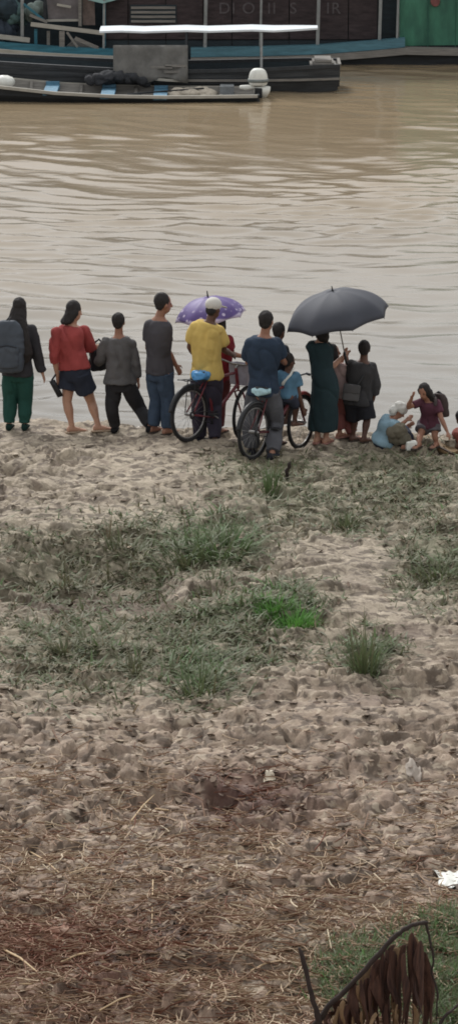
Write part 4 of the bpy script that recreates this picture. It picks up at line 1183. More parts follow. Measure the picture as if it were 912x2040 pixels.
# --- 15: child crouching at the right edge, mostly outside the picture
ft = {'L': hit(912, 897), 'R': hit(926, 899)}; Y0 = ft['L'].y + .08; J = fig_at(Y0)
p = Figure('person', 'crouching child in a faded red shirt cut off by the right edge', 30, J(915, 832), J(920, 848), J(924, 860), J(930, 884),
           {'L': (J(912, 858), J(906, 875, .06), J(905, 888, .12)), 'R': (J(938, 860), J(940, 876, .06), J(934, 888, .14))}, ft, SK_DARK, .72, 1.0, .12, .115, nod=15,
           knees={'L': J(908, 872, .16), 'R': J(926, 872, .20)})
p.body()
p.top('shirt', fabric('faded_red_cotton', (150, 90, 80)), hem=.1, sleeve=.5, off=.014, seed=151)
p.bottoms('shorts', fabric('brown_cotton', (84, 62, 54)), .8, off=.012, loose=.02, seed=152)
p.hair()
# ------------------------------------------------------------------ bicycles
M_TYRE = mat('tyre_rubber', lin(34, 33, 34), .8, .2, 30)
M_CHROME = mat('dull_steel', lin(150, 148, 146), .4, .3, 20, metal=.7)
M_REDF = mat('red_frame_enamel', lin(146, 62, 58), .35, .2, 12)
M_MAROONF = mat('maroon_frame_enamel', lin(112, 44, 52), .35, .25, 12)
M_DKMETAL = mat('black_enamel', lin(36, 36, 38), .4, .2, 12)

def bicycle(label, rear, yaw, frame_mat, steer=0.0, rack=False, basket=False, guards=None, saddle_mat=None, saddle_h=.86, cover=False, guard_mat=None):
    y = math.radians(yaw)
    F = V(math.cos(y), math.sin(y), 0); S = V(math.sin(y), -math.cos(y), 0)      # forward, right-hand side
    R = .33
    fz = gz(rear.x + F.x * 1.04, rear.y + F.y * 1.04)
    F = (F * 1.04 + V(0, 0, fz - rear.z)).normalized(); U = S.cross(F).normalized()
    root = thing('bicycle', rear, label, 'bicycle')
    P = lambda f, u, s=0.0: rear + F * f + U * (u + .0) + S * s
    ra, fa = P(0, R), P(1.04, R)
    sy = y + math.radians(steer); SF = (Matrix.Rotation(math.radians(steer), 3, U) @ F); SS = SF.cross(U).normalized()
    def wheel(c, ax, name):
        e = MB(); e.tube([c - ax * .05, c + ax * .05], .022, 8)
        w = e.build('wheel', M_CHROME, root)
        MB().torus(c, ax, R - .02, .022, 44, 8).build('tyre', M_TYRE, w)
        MB().torus(c, ax, R - .048, .010, 44, 6).build('rim', M_CHROME, w)
        m = MB(); u = UP - ax * UP.dot(ax); u.normalize(); v = ax.cross(u)
        for k in range(24):
            t = 2 * math.pi * k / 24; d = u * math.cos(t) + v * math.sin(t)
            m.tube([c + ax * .03 * (1 if k % 2 else -1), c + d * (R - .05)], .0016, 4, round_ends=False)
        tag(m.build('spokes', M_CHROME, w), kind='stuff')
    wheel(ra, S, 'rear'); wheel(fa, SS, 'front')
    bb = P(.44, .29); st = P(.28, .78); ht = P(.80, .82); hb = P(.845, .68)
    m = MB()
    m.tube([bb, st], .017, 10).tube([bb, hb], .021, 10).tube([st - (st - bb) * .06, ht], .017, 10).tube([ht + (ht - hb) * .3, hb - (ht - hb) * .3], .021, 10)
    for s in (-.055, .055):
        m.tube([bb + S * s * .6, ra + S * s], .010, 8).tube([st + S * s * .3, ra + S * s], .009, 8)
    m.build('frame', frame_mat, root)
    m = MB(); crown = hb - (ht - hb) * .5
    for s in (-.055, .055):
        m.tube([crown, crown + SS * s + (fa - crown) * .1, fa + SS * s + (crown - fa) * .35, fa + SS * s], .012, 8)
    m.build('fork', frame_mat, root)
    sh = P(.22, saddle_h); MB().tube([st, sh], .013, 8).build('seat_post', M_CHROME, root)
    m = MB(); m.loft([m.ring(sh + F * a + U * h, S * w, U * .03, 12, .8) for a, w, h in ((-.14, .05, .03), (-.12, .085, .035), (-.03, .08, .025), (.05, .045, .02), (.13, .025, .015), (.15, .015, .01))])
    sd_ = m.build('saddle', M_DKMETAL, root)
    if saddle_mat:
        m = MB(); m.loft([m.ring(sh + F * a + U * h, S * w, U * (.05 if cover else .035), 14, .85) for a, w, h in ((-.17, .05, -.01), (-.14, .10, .01), (-.03, .095, .012), (.04, .06, .012), (.06, .03, .01))])
        m.build('saddle_cover', saddle_mat, sd_, remesh=.009, relax=1, wrinkle=.01, wscale=18, seed=9)
    hs = ht + (ht - hb) * .55
    m = MB(); m.tube([ht, hs, hs + SF * .05], .013, 8); pts = [hs + SF * .05 + SS * s_ + SF * f_ + U * u_ for s_, f_, u_ in ((-.27, -.10, .06), (-.20, -.04, .06), (-.08, .02, .02), (.08, .02, .02), (.20, -.04, .06), (.27, -.10, .06))]
    m.tube(pts, .012, 8); hbr = m.build('handlebar', M_CHROME, root)
    for a, b_ in ((0, 1), (5, 4)):
        MB().tube([pts[a], pts[a].lerp(pts[b_], .9)], .017, 8).build('grip', M_DKMETAL, hbr)
        MB().tube([pts[b_] + SF * .02, pts[b_] + SF * .06 - U * .01, pts[a].lerp(pts[b_], .3) + SF * .07 - U * .02], .006, 6).build('brake_lever', M_CHROME, hbr)
    m = MB(); m.torus(bb + S * .05, S, .085, .008, 28, 6); 
    cr = m.build('chainring', M_DKMETAL, root)
    for sgn in (-1, 1):
        e = bb + S * .075 * sgn + (U * .06 - F * .15) * sgn
        MB().tube([bb + S * .075 * sgn, e], .010, 6).build('crank_arm', M_CHROME, root)
        MB().box(e + S * .05 * sgn, .09, .10, .022, Matrix.Rotation(y, 3, 'Z')).build('pedal', M_DKMETAL, root, False, bevel=.005)
    m = MB()
    for h in (.08, -.08): m.tube([bb + S * .05 + U * h, ra + S * .05 + U * h * .4], .005, 5)
    m.torus(ra + S * .05, S, .04, .012, 18, 5)
    m.build('chain', M_DKMETAL, root)
    for which in (guards or ()):
        c, ax = (ra, S) if which == 'rear' else (fa, SS)
        arc = (-.5, 1.35) if which == 'rear' else (-1.45, .75)
        MB().torus(c, ax, R + .016, .025, 26, 8, arc=arc, up=UP, flat=1.0).build('mudguard', (guard_mat or frame_mat) if which == 'front' else M_DKMETAL, root)
    m = MB(); m.tube([bb - F * .05 + S * -.05, P(.36, .02, -.20)], .009, 6); m.build('kickstand', M_CHROME, root)
    if rack:
        rk = MB()
        for s in (-.055, .055):
            rk.tube([P(-.20, .735, s), P(.22, .745, s)], .007, 6); rk.tube([ra + S * s * 1.2, P(-.02, .735, s)], .006, 6)
        for f_ in (-.2, -.06, .08, .2): rk.tube([P(f_, .74, -.055), P(f_, .74, .055)], .006, 6)
        rk.build('luggage_rack', M_DKMETAL, root)
    if basket:
        c = hs + SF * .20 - U * .10
        m = MB(); m.loft([[c + SS * sx * w * .5 + SF * sf * d * .5 + U * u_ for sx, sf in ((-1, -1), (1, -1), (1, 1), (-1, 1))] for u_, w, d in ((-.13, .22, .16), (.13, .28, .22), (.13, .265, .205), (-.115, .205, .145))])
        m.build('front_basket', mat('lilac_grey_basket', lin(158, 154, 164), .6, .15, 20), root, False, bevel=.01)
    return root

rw = RW
bicycle('maroon bicycle with a rear rack and grey basket beside the yellow-shirted man', rw, 50, M_MAROONF, steer=14, rack=True, basket=True, guards=('rear',), saddle_mat=mat('bright_blue_plastic', lin(84, 150, 204), .35, .25, 12), saddle_h=.785, cover=True)
rw2 = RW2
bicycle('red bicycle with a red front mudguard under the young man in navy', rw2, 57, mat('dark_maroon_enamel', lin(92, 40, 44), .4, .25, 12), guard_mat=M_REDF, steer=4, guards=('front', 'rear'), saddle_mat=mat('pale_blue_saddle_cover', lin(168, 200, 206), .5, .15, 12), saddle_h=.79)

# ------------------------------------------------------------------ umbrellas
def umbrella(label, apex, hand, R, h, mt, tip=.07, tailing=.10, spin=0.0):
    d = (apex - hand).normalized()
    a = d.orthogonal().normalized(); a = Matrix.Rotation(spin, 3, d) @ a; b = d.cross(a)
    root = thing('umbrella', hand, label, 'umbrella')
    nr, na = 10, 64
    def P(t, k):
        th = 2 * math.pi * k / na; seg = (k % 8) / 8.0
        mid = math.sin(math.pi * seg)                      # 0 on a rib, 1 between ribs
        r = R * math.sin(t * 1.30) / math.sin(1.30)
        z = -h * (1 - math.cos(t * 1.30)) / (1 - math.cos(1.30))
        r *= 1 - .085 * mid * t ** 1.5
        z += -.012 * mid * math.sin(math.pi * t) + .05 * h * mid * t ** 3
        return apex + a * r * math.cos(th) + b * r * math.sin(th) + d * z
    m = MB(); m.loft([[P(.02 + .98 * i / nr, k) for k in range(na)] for i in range(nr + 1)], cap=False)
    m.build('canopy', mt, root, thick=.004)
    MB().tube([apex - d * .01, apex + d * tip], [.012, .006], 8).build('ferrule', M_DKMETAL, root)
    MB().tube([apex, hand - d * tailing], .008, 8).build('shaft', M_CHROME, root)
    MB().tube([hand + d * .02, hand - d * tailing, hand - d * (tailing + .03) + a * .02], .016, 8).build('handle', M_DKMETAL, root)
    run = apex - d * (h * 1.25)
    for k in range(8):
        pts = [P(t, k * 8) - d * .008 for t in (.03, .25, .5, .75, 1.0)]
        rb = MB().tube(pts, .004, 5).build('rib', M_DKMETAL, root)
        MB().tube([run, pts[2]], .0035, 5).build('stretcher', M_DKMETAL, rb)
    return root

def purple_mat():
    m = mat('purple_umbrella_nylon', lin(88, 70, 126), .55, .2, 6)
    N, L = m.node_tree.nodes, m.node_tree.links; b = N['Principled BSDF']
    src = b.inputs['Base Color'].links[0].from_socket
    tc = N.new('ShaderNodeTexCoord'); ln = N.new('ShaderNodeVectorMath'); ln.operation = 'LENGTH'
    off = N.new('ShaderNodeVectorMath'); off.operation = 'SUBTRACT'; off.inputs[1].default_value = PURPLE_REL
    L.new(tc.outputs['Object'], off.inputs[0]); L.new(off.outputs[0], ln.inputs[0])
    vo = N.new('ShaderNodeTexVoronoi'); vo.inputs['Scale'].default_value = 13; L.new(tc.outputs['Object'], vo.inputs['Vector'])
    lt = N.new('ShaderNodeMapRange'); lt.inputs[1].default_value = .34; lt.inputs[2].default_value = .22; L.new(vo.outputs['Distance'], lt.inputs[0])
    rg = N.new('ShaderNodeMapRange'); rg.inputs[1].default_value = .30; rg.inputs[2].default_value = .38; L.new(ln.outputs['Value'], rg.inputs[0])
    ml = N.new('ShaderNodeMath'); ml.operation = 'MULTIPLY'; L.new(lt.outputs[0], ml.inputs[0]); L.new(rg.outputs[0], ml.inputs[1])
    rim = N.new('ShaderNodeMapRange'); rim.inputs[1].default_value = .445; rim.inputs[2].default_value = .46; L.new(ln.outputs['Value'], rim.inputs[0])
    mx0 = N.new('ShaderNodeMath'); mx0.operation = 'MAXIMUM'; L.new(ml.outputs[0], mx0.inputs[0]); L.new(rim.outputs[0], mx0.inputs[1])
    mx = N.new('ShaderNodeMix'); mx.data_type = 'RGBA'; L.new(mx0.outputs[0], mx.inputs['Factor']); L.new(src, mx.inputs[6]); mx.inputs[7].default_value = (*lin(188, 176, 200), 1)
    L.new(mx.outputs[2], b.inputs['Base Color'])
    return m
ap = at(414, 592, P6_HAND.y - .02)
PURPLE_REL = ap - P6_HAND
umbrella('small purple umbrella with a pale flowered border behind the yellow-shirted man', ap, P6_HAND, .435, .24, purple_mat(), tip=.075, spin=.2)
umbrella('large tilted dark grey umbrella over the woman in the green dress', at(662, 580, Y10 + .05), P11_HAND, .63, .345, mat('dark_grey_nylon', lin(62, 64, 72), .7, .12, 4), tip=.06, spin=.25)

# ------------------------------------------------------------------ shore things and litter
a_, b_ = hit(836, 884), hit(904, 906)
pl = thing('mooring_plank', (a_ + b_) / 2, 'weathered brown plank sloping at the water edge beside the bending girl', 'plank')
m = MB(); q0, q1 = at(836, 868, a_.y + .35), at(903, 903, b_.y + .06)
m.bar(q0, q1, .20, .035).build('board', mat('brown_wet_board', lin(132, 108, 78), .6, .4, 8, .3, 40), pl, False, bevel=.006)
MB().bar(q0 + V(0, -.11, -.03), q1 + V(0, -.11, -.03), .03, .09).build('side_rail', mat('dark_wet_board', lin(72, 56, 44), .6, .3, 8), pl, False)
c = hit(818, 897)
tag(MB().box(c + V(0, 0, .055), .13, .10, .11, Matrix.Rotation(.2, 3, 'Z')).build('plastic_box', M_WHITEPL, None, False, bevel=.015), 'small white plastic box between the seated person and the bending girl', 'box')

def scrap(px, py, w, d, h, mt, label, cat, seed):
    c = hit(px, py); rnd = random.Random(seed); n = 9
    m = MB(); rows = []
    for i in range(n):
        row = []
        for j in range(n):
            u, v = j / (n - 1) * 2 - 1, i / (n - 1) * 2 - 1
            du, dv = u * math.sqrt(1 - v * v / 2), v * math.sqrt(1 - u * u / 2)
            a = math.atan2(dv, du); k = .5 * (1 + .22 * math.sin(a * 3 + seed) + .14 * math.sin(a * 5 + 2 * seed))
            row.append(V(c.x + w * du * k + rnd.uniform(-1, 1) * w * .04, c.y + d * dv * k + rnd.uniform(-1, 1) * d * .04, 0))
        rows.append(row)
    zz = ground(np.array([p.x for r in rows for p in r]), np.array([p.y for r in rows for p in r]))
    k = 0
    for r in rows:
        for p in r:
            p.z = zz[k] + .012 + h * abs(rnd.gauss(0, .55)); k += 1
    for r in (rows[0], rows[-1]):
        for p in r: p.z -= .01
    m.loft(rows, cap=False, closed=False)
    return tag(m.build('plastic_scrap' if cat == 'litter' else 'flat_stone', mt, None, True, thick=.006, subsurf=1), label, cat)
scrap(897, 1757, .24, .34, .04, M_WHITEPL, 'large crumpled white plastic sheet at the right edge of the bank', 'litter', 1)
scrap(535, 1557, .09, .12, .015, mat('cream_plastic', lin(214, 202, 180), .5, .1), 'small cream plastic scrap above the dark leaf heap', 'litter', 2)
scrap(822, 1536, .13, .2, .012, mat('dirty_plastic', lin(168, 156, 144), .7, .2), 'dirty pale plastic scrap on lumpy soil at the right', 'litter', 3)
M_DEADWOOD = mat('dark_dead_wood', lin(52, 42, 38), .85, .35, 12, .5, 50)
def stick(pts, r, label, name='dead_branch', cat='branch', mt=None, rough_=.012, seed=0):
    rnd = random.Random(seed); out = []; rad = []
    for i in range(len(pts) - 1):
        for k in range(4):
            t = k / 4; p = pts[i].lerp(pts[i + 1], t); out.append(p + V(*(rnd.uniform(-1, 1) * rough_ for _ in range(3)))); rad.append(r * (1.1 - .5 * (i + t) / len(pts)) * rnd.uniform(.85, 1.15))
    out.append(pts[-1]); rad.append(r * .5)
    o = MB().tube(out, rad, 8).build(name, mt or M_DEADWOOD, None)
    return tag(o, label, cat)

# dead plant with an arched stem and ragged hanging leaves at the lower right
SB = hit(752, 2085)
plant = thing('dead_plant', SB, 'dead plant with an arched dark stem and ragged brown hanging leaves at lower right', 'plant')
M_DRYL = mat('dead_brown_leaf', lin(96, 68, 56), .95, .4, 14, .6, 40, stretch=(3, 3, .3), col2=lin(44, 30, 28))
M_DRYP = mat('straw_coloured_dead_leaf', lin(122, 98, 72), .85, .35, 14, .4, 40, stretch=(3, 3, .4))
yb = SB.y - .10
A = lambda px, py, dy=0.0: at(px, py, yb + dy)
def wob(pts, r, rough_, seed):
    rn = random.Random(seed); out, rad = [], []
    for i in range(len(pts) - 1):
        for k in range(4):
            t = k / 4; out.append(pts[i].lerp(pts[i + 1], t) + V(*(rn.uniform(-1, 1) * rough_ for _ in range(3)))); rad.append(r * (1.1 - .5 * (i + t) / len(pts)) * rn.uniform(.85, 1.15))
    return out + [pts[-1]], rad + [r * .5]
o_, r_ = wob([A(610, 2068), A(652, 2008), A(700, 1960), A(752, 1902), A(790, 1862, .02), A(818, 1844, .05), A(850, 1838, .1)], .019, .004, 1)
MB().tube(o_, r_, 8).build('stem', M_DEADWOOD, plant)
rnd = random.Random(21)
def hang(px0, py0, px1, py1, w, mt, dy):
    p0, p1 = A(px0, py0, dy), A(px1, py1, dy + rnd.uniform(-.05, .12)); n = 9; rows = []
    tw = rnd.uniform(-.8, .8); ph = rnd.uniform(0, 6)
    for i in range(n):
        t = i / (n - 1); c = p0.lerp(p1, t) + V(.016 * math.sin(t * 7 + ph), .03 * math.sin(t * 5 + ph), 0)
        ww = w * (1.15 - .95 * t ** 1.3) * (.45 if i == 0 else 1) * rnd.uniform(.5, 1.4)
        a = tw + t * rnd.uniform(.2, .9); d = V(math.cos(a), math.sin(a), rnd.uniform(-.15, .15))
        rows.append([c - d * ww * .5 + V(0, 0, rnd.uniform(-.02, .02)), c + V(0, -.012, 0), c + d * ww * .5 + V(0, 0, rnd.uniform(-.02, .02))])
    MB().loft(rows, cap=False, closed=False).build('dry_leaf', mt, plant, True, thick=.003, subsurf=1)
for i in range(32):
    px = 650 + 205 * (i + rnd.uniform(0, .8)) / 32
    top = float(np.interp(px, [640, 700, 752, 790, 818, 860], [2022, 1968, 1915, 1880, 1868, 1890]))
    hang(px, top + rnd.choice((-14, -8, 2, 8, 20)), px + rnd.uniform(-14, 16), rnd.uniform(2010, 2110), rnd.uniform(.035, .11), M_DRYL if rnd.random() < .86 else M_DRYP, rnd.uniform(-.03, .22))
for i in range(9):
    px = 660 + 190 * (i + rnd.uniform(0, .8)) / 9
    hang(px, rnd.uniform(1990, 2025), px + rnd.uniform(-20, 20), rnd.uniform(2060, 2110), rnd.uniform(.02, .04), M_DRYP, rnd.uniform(-.08, .0))
o_, r_ = wob([A(848, 1838, .1), A(854, 1872, .1), A(862, 1902, .09), A(858, 1940, .08), A(872, 1985, .06), A(868, 2030, .05)], .008, .006, 3)
MB().tube(o_, r_, 7).build('hanging_root', M_DEADWOOD, plant)
stick([A(644, 2068, -.05), A(628, 2010, -.05), A(612, 1948, -.03), A(596, 1890, .0)], .017, 'dark straight stick leaning left beside the arched stem', rough_=.004, seed=2)
stick([A(862, 2060, -.1), A(884, 2026, -.1), A(908, 2004, -.05), A(930, 1990)], .010, 'thin dark twig at the lower right corner', 'twig', 'twig', rough_=.004, seed=4)
s0 = hit(572, 958)
stick([s0 + V(-.02, 0, -.03), s0 + V(.0, 0, .1), s0 + V(.035, 0, .2)], .022, 'short dark stub of wood on the bank below the second bicycle', 'wood_stub', 'stub', seed=5)
# ------------------------------------------------------------------ plants, straw, clods, leaves
RNG = np.random.default_rng(7)

def scatter(n, x0, x1, y0, y1, dens):
    """picture-region points on the bank kept by a density function of (px, py)"""
    px = RNG.uniform(x0, x1, n); py = RNG.uniform(y0, y1, n)
    k = RNG.uniform(0, 1, n) < dens(px, py)
    px, py = px[k], py[k]
    x, y = px_to_base(px, py)
    return x, y, ground(x, y), px, py

def pblob(px, py, lst):
    r = np.zeros(px.shape)
    for (cx, cy, a, b, w) in lst:
        r = np.maximum(r, w * np.exp(-1.1 * (((px - cx) / a) ** 2 + ((py - cy) / b) ** 2)))
    return r

def blades(x, y, z, length, width, az, lean, curl, tint, name, mt, lift=None):
    """strap leaves: 4 spans each, bending over; all arrays"""
    n = len(x); K = 5
    ts = np.linspace(0, 1, K)
    V_ = np.zeros((n, K, 2, 3))
    dx, dy = np.cos(az), np.sin(az)
    ang = lean; hx = np.zeros(n); hz = np.zeros(n)
    wxn, wyn = -dy, dx
    tw = RNG.uniform(-.7, .7, n)
    for i in range(K):
        if i:
            a_ = lean + curl * (ts[i] - .125)
            hx = hx + np.sin(a_) * length / (K - 1); hz = hz + np.cos(a_) * length / (K - 1)
        w = width * (1 - ts[i] ** 1.6) * .5 + .0008
        cx = x + dx * hx; cy = y + dy * hx; cz = z + np.maximum(hz, -.005) - .008
        for s, sg in ((0, -1), (1, 1)):
            V_[:, i, s, 0] = cx + sg * wxn * w; V_[:, i, s, 1] = cy + sg * wyn * w; V_[:, i, s, 2] = cz + sg * w * tw * .6
    b = (np.arange(n) * K * 2)[:, None]
    q = np.array([[2 * i, 2 * i + 1, 2 * i + 3, 2 * i + 2] for i in range(K - 1)]).ravel()[None, :]
    quads = (b + q).reshape(-1, 4)
    o = fast_mesh(name, V_.reshape(-1, 3), quads, mt, {'tint': np.repeat(tint, K * 2)}, True)
    return o

M_GRASS = tint_mat('bank_grass', [(0.0, lin(134, 116, 94)), (.25, lin(106, 100, 78)), (.5, lin(96, 103, 74)), (.75, lin(86, 112, 66)), (1.0, lin(96, 148, 66))], .6, .3, .25)
M_STRAW = tint_mat('dry_straw', [(0.0, lin(112, 70, 54)), (.35, lin(142, 112, 92)), (.7, lin(174, 151, 126)), (1.0, lin(206, 189, 162))], .75, .3)
M_LEAF = tint_mat('dry_leaf', [(0.0, lin(72, 57, 50)), (.5, lin(118, 101, 87)), (1.0, lin(164, 147, 127))], .8, .2)

# low weeds over the green patches (nobody could count them)
x, y, z, px, py = scatter(210000, -60, 980, 890, 1440, lambda a, b: np.clip(pblob(a, b, VEG) ** 1.1 * .85 * smooth(-.65, .25, fbm(a / 55, b / 26, 91, 2)) * (1 - .7 * pblob(a, b, [(150, 1165, 190, 45, 1)])) - .01, 0, 1))
n = len(x); g = pblob(px, py, [(430, 1080, 90, 45, 1), (540, 1215, 120, 50, .8), (400, 1330, 90, 60, .7), (880, 1140, 60, 40, .5), (720, 1310, 60, 50, .7)])
weeds = blades(x, y, z, RNG.uniform(.06, .26, n) * (.75 + .5 * g), RNG.uniform(.010, .026, n), RNG.uniform(0, 6.28, n), RNG.uniform(.7, 1.5, n), RNG.uniform(.0, 1.2, n),
       np.clip(.36 + .26 * g + RNG.normal(0, .15, n), 0, .8), 'bank_grass', M_GRASS)
tag(weeds, 'low grey-green weeds creeping over the bank', 'grass', kind='stuff')

# dense grass round the stump
x, y, z, px, py = scatter(30000, 590, 1010, 1800, 2130, lambda a, b: np.clip(pblob(a, b, [(770, 1960, 150, 95, 1), (900, 1900, 80, 90, 1.2), (900, 2030, 90, 90, 1)]) * 1.1 - .22, 0, .75))
n = len(x)
gr = blades(x, y, z, RNG.uniform(.06, .17, n), RNG.uniform(.005, .010, n), RNG.uniform(0, 6.28, n), RNG.uniform(.0, .8, n), RNG.uniform(.2, 1.7, n), np.clip(RNG.normal(.58, .13, n), 0, .85), 'stump_grass', M_GRASS)
tag(gr, 'dense green grass around the dead plant', 'grass', kind='stuff')

def tuft(px, py, n, length, width, spread, tint, lean, curl, label, name='grass_tuft', dead=0):
    c = hit(px, py)
    root = thing(name, c, label, 'grass')
    def part(k, ln, tn, nm, le, cu):
        a = RNG.uniform(0, 6.28, k); r = spread * np.sqrt(RNG.uniform(0, 1, k))
        x = c.x + r * np.cos(a); y = c.y + r * np.sin(a) * 1.2
        o = blades(x, y, ground(x, y), ln * RNG.uniform(.55, 1.1, k), RNG.uniform(.8, 1.3, k) * width, a + RNG.normal(0, .5, k), np.abs(RNG.normal(le, le * .6, k)), RNG.uniform(.3, 1.3, k) * cu, np.clip(RNG.normal(tn, .07, k), 0, 1), nm, M_GRASS)
        co = np.empty(len(o.data.vertices) * 3); o.data.vertices.foreach_get('co', co); co = co.reshape(-1, 3) - np.array(c)
        o.data.vertices.foreach_set('co', co.ravel()); o.parent = root
        tag(o, kind='stuff')
    part(n, length, tint, 'blades', lean, curl)
    if dead: part(dead, length * 1.6, .4, 'dry_blades', lean * .3, curl * .25)
tuft(545, 1222, 240, .18, .010, .19, .92, .3, .8, 'bright green grass clump, left half of the fresh green pair')
tuft(592, 1246, 240, .18, .010, .19, .97, .35, .8, 'bright green grass clump, right half of the fresh green pair')
tuft(724, 1342, 90, .44, .013, .12, .55, .28, .8, 'tall grey-green grass tuft with upright dry blades on the right', dead=16)
tuft(402, 1378, 80, .34, .014, .2, .52, .4, 1.1, 'spreading green grass tuft low in the middle of the bank')
tuft(440, 1108, 150, .46, .020, .30, .6, .5, 1.6, 'arching green grass tuft in the middle weed patch')
tuft(372, 1118, 120, .42, .020, .30, .52, .5, 1.7, 'arching dull green tuft beside the middle weed patch')
tuft(250, 1120, 70, .34, .018, .32, .38, .6, 1.6, 'dull olive grass tuft in the hollow on the left')
tuft(120, 1160, 70, .32, .018, .36, .32, .6, 1.6, 'brownish grass tuft deep in the hollow on the far left')
tuft(540, 985, 70, .34, .010, .07, .64, .15, .5, 'thin upright green weed behind the second bicycle')
tuft(690, 1050, 80, .26, .011, .12, .48, .4, 1.2, 'sparse olive tuft on the sand below the dark umbrella')
tuft(878, 1150, 90, .30, .015, .25, .48, .5, 1.4, 'dull green tuft near the right edge of the sand')
tuft(430, 1180, 90, .2, .012, .2, .45, .6, 1.3, 'low olive tuft above the fresh green pair')
tuft(270, 1340, 60, .22, .012, .1, .38, .4, 1.2, 'small olive weed left of the spreading green tuft')
tuft(130, 1300, 50, .22, .012, .1, .36, .4, 1.2, 'small olive weed near the left pale clay flake')
tuft(218, 1075, 10, .36, .007, .02, .15, .08, .3, 'single thin dry stalk standing on the sand ledge', 'dry_stalk')

# straw
def straw_mesh(x, y, z, length, rad, az, pitch, bend, tint, name):
    n = len(x); K = 4; ts = np.linspace(-.5, .5, K)
    V_ = np.zeros((n, K, 3, 3)); dx, dy = np.cos(az), np.sin(az)
    for i in range(K):
        l = ts[i] * length; o = bend * length * (ts[i] ** 2 * 4 - .5) * .5
        cx = x + dx * l - dy * o; cy = y + dy * l + dx * o; cz = z + np.sin(pitch) * l + np.abs(bend) * .25 * length * (.25 - ts[i] ** 2)
        for k in range(3):
            a = 2 * math.pi * k / 3
            V_[:, i, k, 0] = cx - dy * rad * math.cos(a); V_[:, i, k, 1] = cy + dx * rad * math.cos(a); V_[:, i, k, 2] = cz + rad * math.sin(a)
    b = (np.arange(n) * K * 3)[:, None]
    q = np.array([[3 * i + k, 3 * i + (k + 1) % 3, 3 * i + 3 + (k + 1) % 3, 3 * i + 3 + k] for i in range(K - 1) for k in range(3)]).ravel()[None, :]
    return fast_mesh(name, V_.reshape(-1, 3), (b + q).reshape(-1, 4), M_STRAW, {'tint': np.repeat(tint, K * 3)}, True)

def straw_density(a, b):
    d = smooth(1430, 1880, b) * (1 - .55 * smooth(480, 760, a) * smooth(1950, 1600, b))
    d = np.maximum(d, pblob(a, b, [(300, 1590, 120, 50, .5), (150, 1880, 250, 130, 1.0), (500, 1600, 110, 40, .45)]))
    return np.clip(d * (.35 + .75 * smooth(-.4, .4, fbm(a / 70, b / 50, 95, 2))), 0, 1) * .8
x, y, z, px, py = scatter(44000, -120, 1030, 1430, 2140, straw_density)
n = len(x); red = pblob(px, py, RED); dk = pblob(px, py, DARKP)
st1 = straw_mesh(x, y, z + RNG.uniform(.002, .03, n), RNG.uniform(.04, .26, n), RNG.uniform(.0022, .0065, n), RNG.normal(0, .75, n) + (RNG.uniform(0, 1, n) < .25) * 1.4, RNG.normal(0, .22, n), RNG.normal(0, .32, n),
                 np.clip(RNG.normal(.56, .24, n) - .36 * red - .3 * dk, 0, 1), 'straw_litter')
tag(st1, 'dry straw and stalks strewn over the near bank', 'straw', kind='stuff')

# some long single stalks that can be told apart
for k, (a_, b_, r, lb) in enumerate((
        ((8, 1898), (74, 1944), .0075, 'pale bent stalk lying at the lower left edge'), ((40, 1968), (98, 1981), .006, 'pale straight stalk low on the left'),
        ((120, 1925), (190, 1902), .007, 'tan stalk lying on reddish straw'), ((348, 2002), (456, 1978), .006, 'long pale stalk low in the middle'),
        ((310, 1618), (440, 1640), .007, 'long pale stalk beside the dark leaf heap'), ((262, 1640), (308, 1606), .006, 'slanting pale stalk on the left of the dark leaf heap'),
        ((60, 1705), (118, 1746), .006, 'pale stalk on the left of the straw'), ((140, 1746), (200, 1734), .005, 'thin pale stalk pointing right on the left straw'),
        ((305, 1760), (303, 1850), .005, 'thin stalk pointing straight at the camera in the middle straw'), ((500, 1940), (560, 1920), .006, 'pale stalk left of the leaning stick'),
        ((200, 2020), (280, 1985), .006, 'yellowish stalk at the bottom edge'), ((530, 1990), (575, 1950), .005, 'thin curved stalk near the leaning stick'))):
    p0, p1 = hit(*a_), hit(*b_); mid = (p0 + p1) / 2 + V(0, .02, .03)
    tag(MB().tube([p0 + V(0, 0, .02), mid, p1 + V(0, 0, .02)], [r, r, r * .7], 6).build('dry_stalk', mat('pale_stalk', lin(190, 164, 128), .7, .25, 20), None), lb, 'stalk')

# dry leaves and soil flakes
def leaf_density(a, b):
    d = .10 + .75 * pblob(a, b, [(500, 1595, 130, 55, 1), (350, 1870, 90, 60, .9), (240, 1930, 150, 80, .6)]) + .22 * smooth(1350, 1500, b) * smooth(2000, 1750, b)
    return np.clip(d * smooth(880, 1100, b), 0, 1) * (1 - .7 * pblob(a, b, BARE))
x, y, z, px, py = scatter(19000, -100, 1010, 900, 2120, leaf_density)
n = len(x); az = RNG.uniform(0, 6.28, n); L = RNG.uniform(.03, .10, n); Wd = L * RNG.uniform(.3, .65, n); cu = RNG.uniform(-.5, .9, n)
rows = []
prof = ((-.5, .15), (-.25, .8), (.1, 1.0), (.35, .65), (.5, .08)); V_ = np.zeros((n, 5, 3, 3)); tp = RNG.normal(0, .25, n); sp = RNG.normal(0, .3, n)
for i, (t, w) in enumerate(prof):
    for j, s in enumerate((-1, 0, 1)):
        l = t * L; o = s * w * Wd * .5
        V_[:, i, j, 0] = x + np.cos(az) * l - np.sin(az) * o; V_[:, i, j, 1] = y + np.sin(az) * l + np.cos(az) * o
        V_[:, i, j, 2] = z + .012 + tp * l + sp * o + np.abs(s) * cu * Wd * .35 * w + (t * 2) ** 2 * cu * L * .12
b = (np.arange(n) * 15)[:, None]; q = np.array([[3 * i + j, 3 * i + j + 1, 3 * i + j + 4, 3 * i + j + 3] for i in range(4) for j in range(2)]).ravel()[None, :]
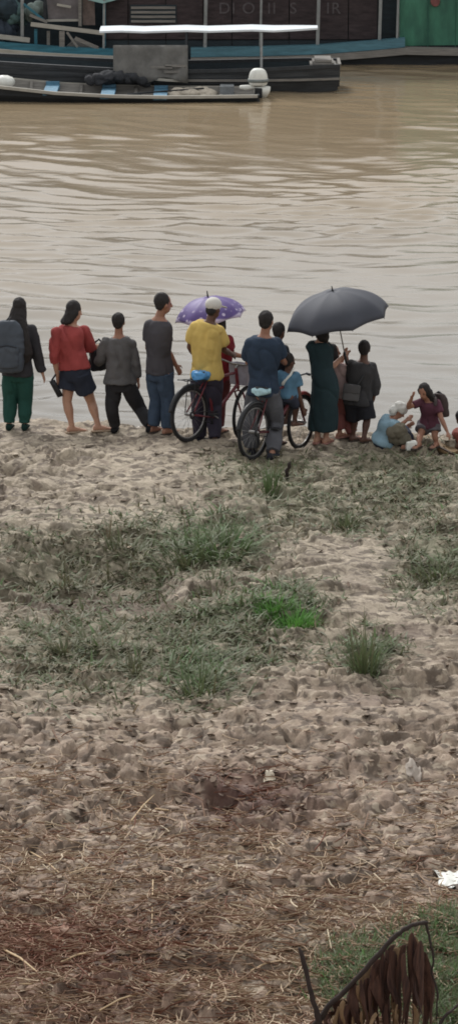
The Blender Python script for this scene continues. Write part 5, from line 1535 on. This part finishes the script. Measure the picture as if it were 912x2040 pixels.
lf = fast_mesh('leaf_litter', V_.reshape(-1, 3), (b + q).reshape(-1, 4), M_LEAF, {'tint': np.repeat(np.clip(RNG.normal(.55, .25, n) - .45 * pblob(px, py, DARKP), 0, 1), 15)}, True)
tag(lf, 'dry brown leaves lying between the soil lumps', 'leaves', kind='stuff')

# soil clods
bm = bmesh.new(); bmesh.ops.create_icosphere(bm, subdivisions=2, radius=1.0)
iv = np.array([v.co[:] for v in bm.verts]); iff = np.array([[v.index for v in f.verts] for f in bm.faces]); bm.free()
def clod_density(a, b):
    d = .55 * smooth(870, 900, b) * smooth(1090, 1010, b) + .6 * smooth(1360, 1450, b) * smooth(1950, 1750, b) + .3
    return np.clip(d * (1 - .85 * pblob(a, b, BARE)) * (.35 + .8 * smooth(-.4, .4, fbm(a / 60, b / 30, 99, 2))), 0, 1)
x, y, z, px, py = scatter(1800, -100, 1010, 872, 2080, clod_density)
n = len(x); size = RNG.gamma(2.2, .010, n) + .010; size = np.clip(size, .01, .065)
az = RNG.uniform(0, 6.28, n); ex = RNG.uniform(.8, 1.5, n); ez = RNG.uniform(.2, .4, n)
P = iv[None] * np.stack([size * ex, size, size * ez], 1)[:, None, :]
ph = RNG.uniform(0, 50, (n, 1, 3)); q_ = (iv[None] * 1.6 + ph).reshape(-1, 3)
P = P * (1 + .65 * noise3(q_, 5) + .35 * noise3(q_ * 2.3, 6)).reshape(n, -1, 1)
ca, sa = np.cos(az)[:, None], np.sin(az)[:, None]
PX = P[..., 0] * ca - P[..., 1] * sa + x[:, None]; PYY = P[..., 0] * sa + P[..., 1] * ca + y[:, None]; PZZ = P[..., 2] + (z + size * ez * .1)[:, None]
vv = np.stack([PX, PYY, PZZ], -1).reshape(-1, 3); ff = (iff[None] + (np.arange(n) * len(iv))[:, None, None]).reshape(-1, 3)
cl = fast_mesh('soil_clods', vv, ff, M_SOIL, attrs(vv[:, 0], vv[:, 1], vv[:, 2] + 1), True)
tag(cl, 'crumbled clods of sandy soil over the bank', 'clods', kind='stuff')
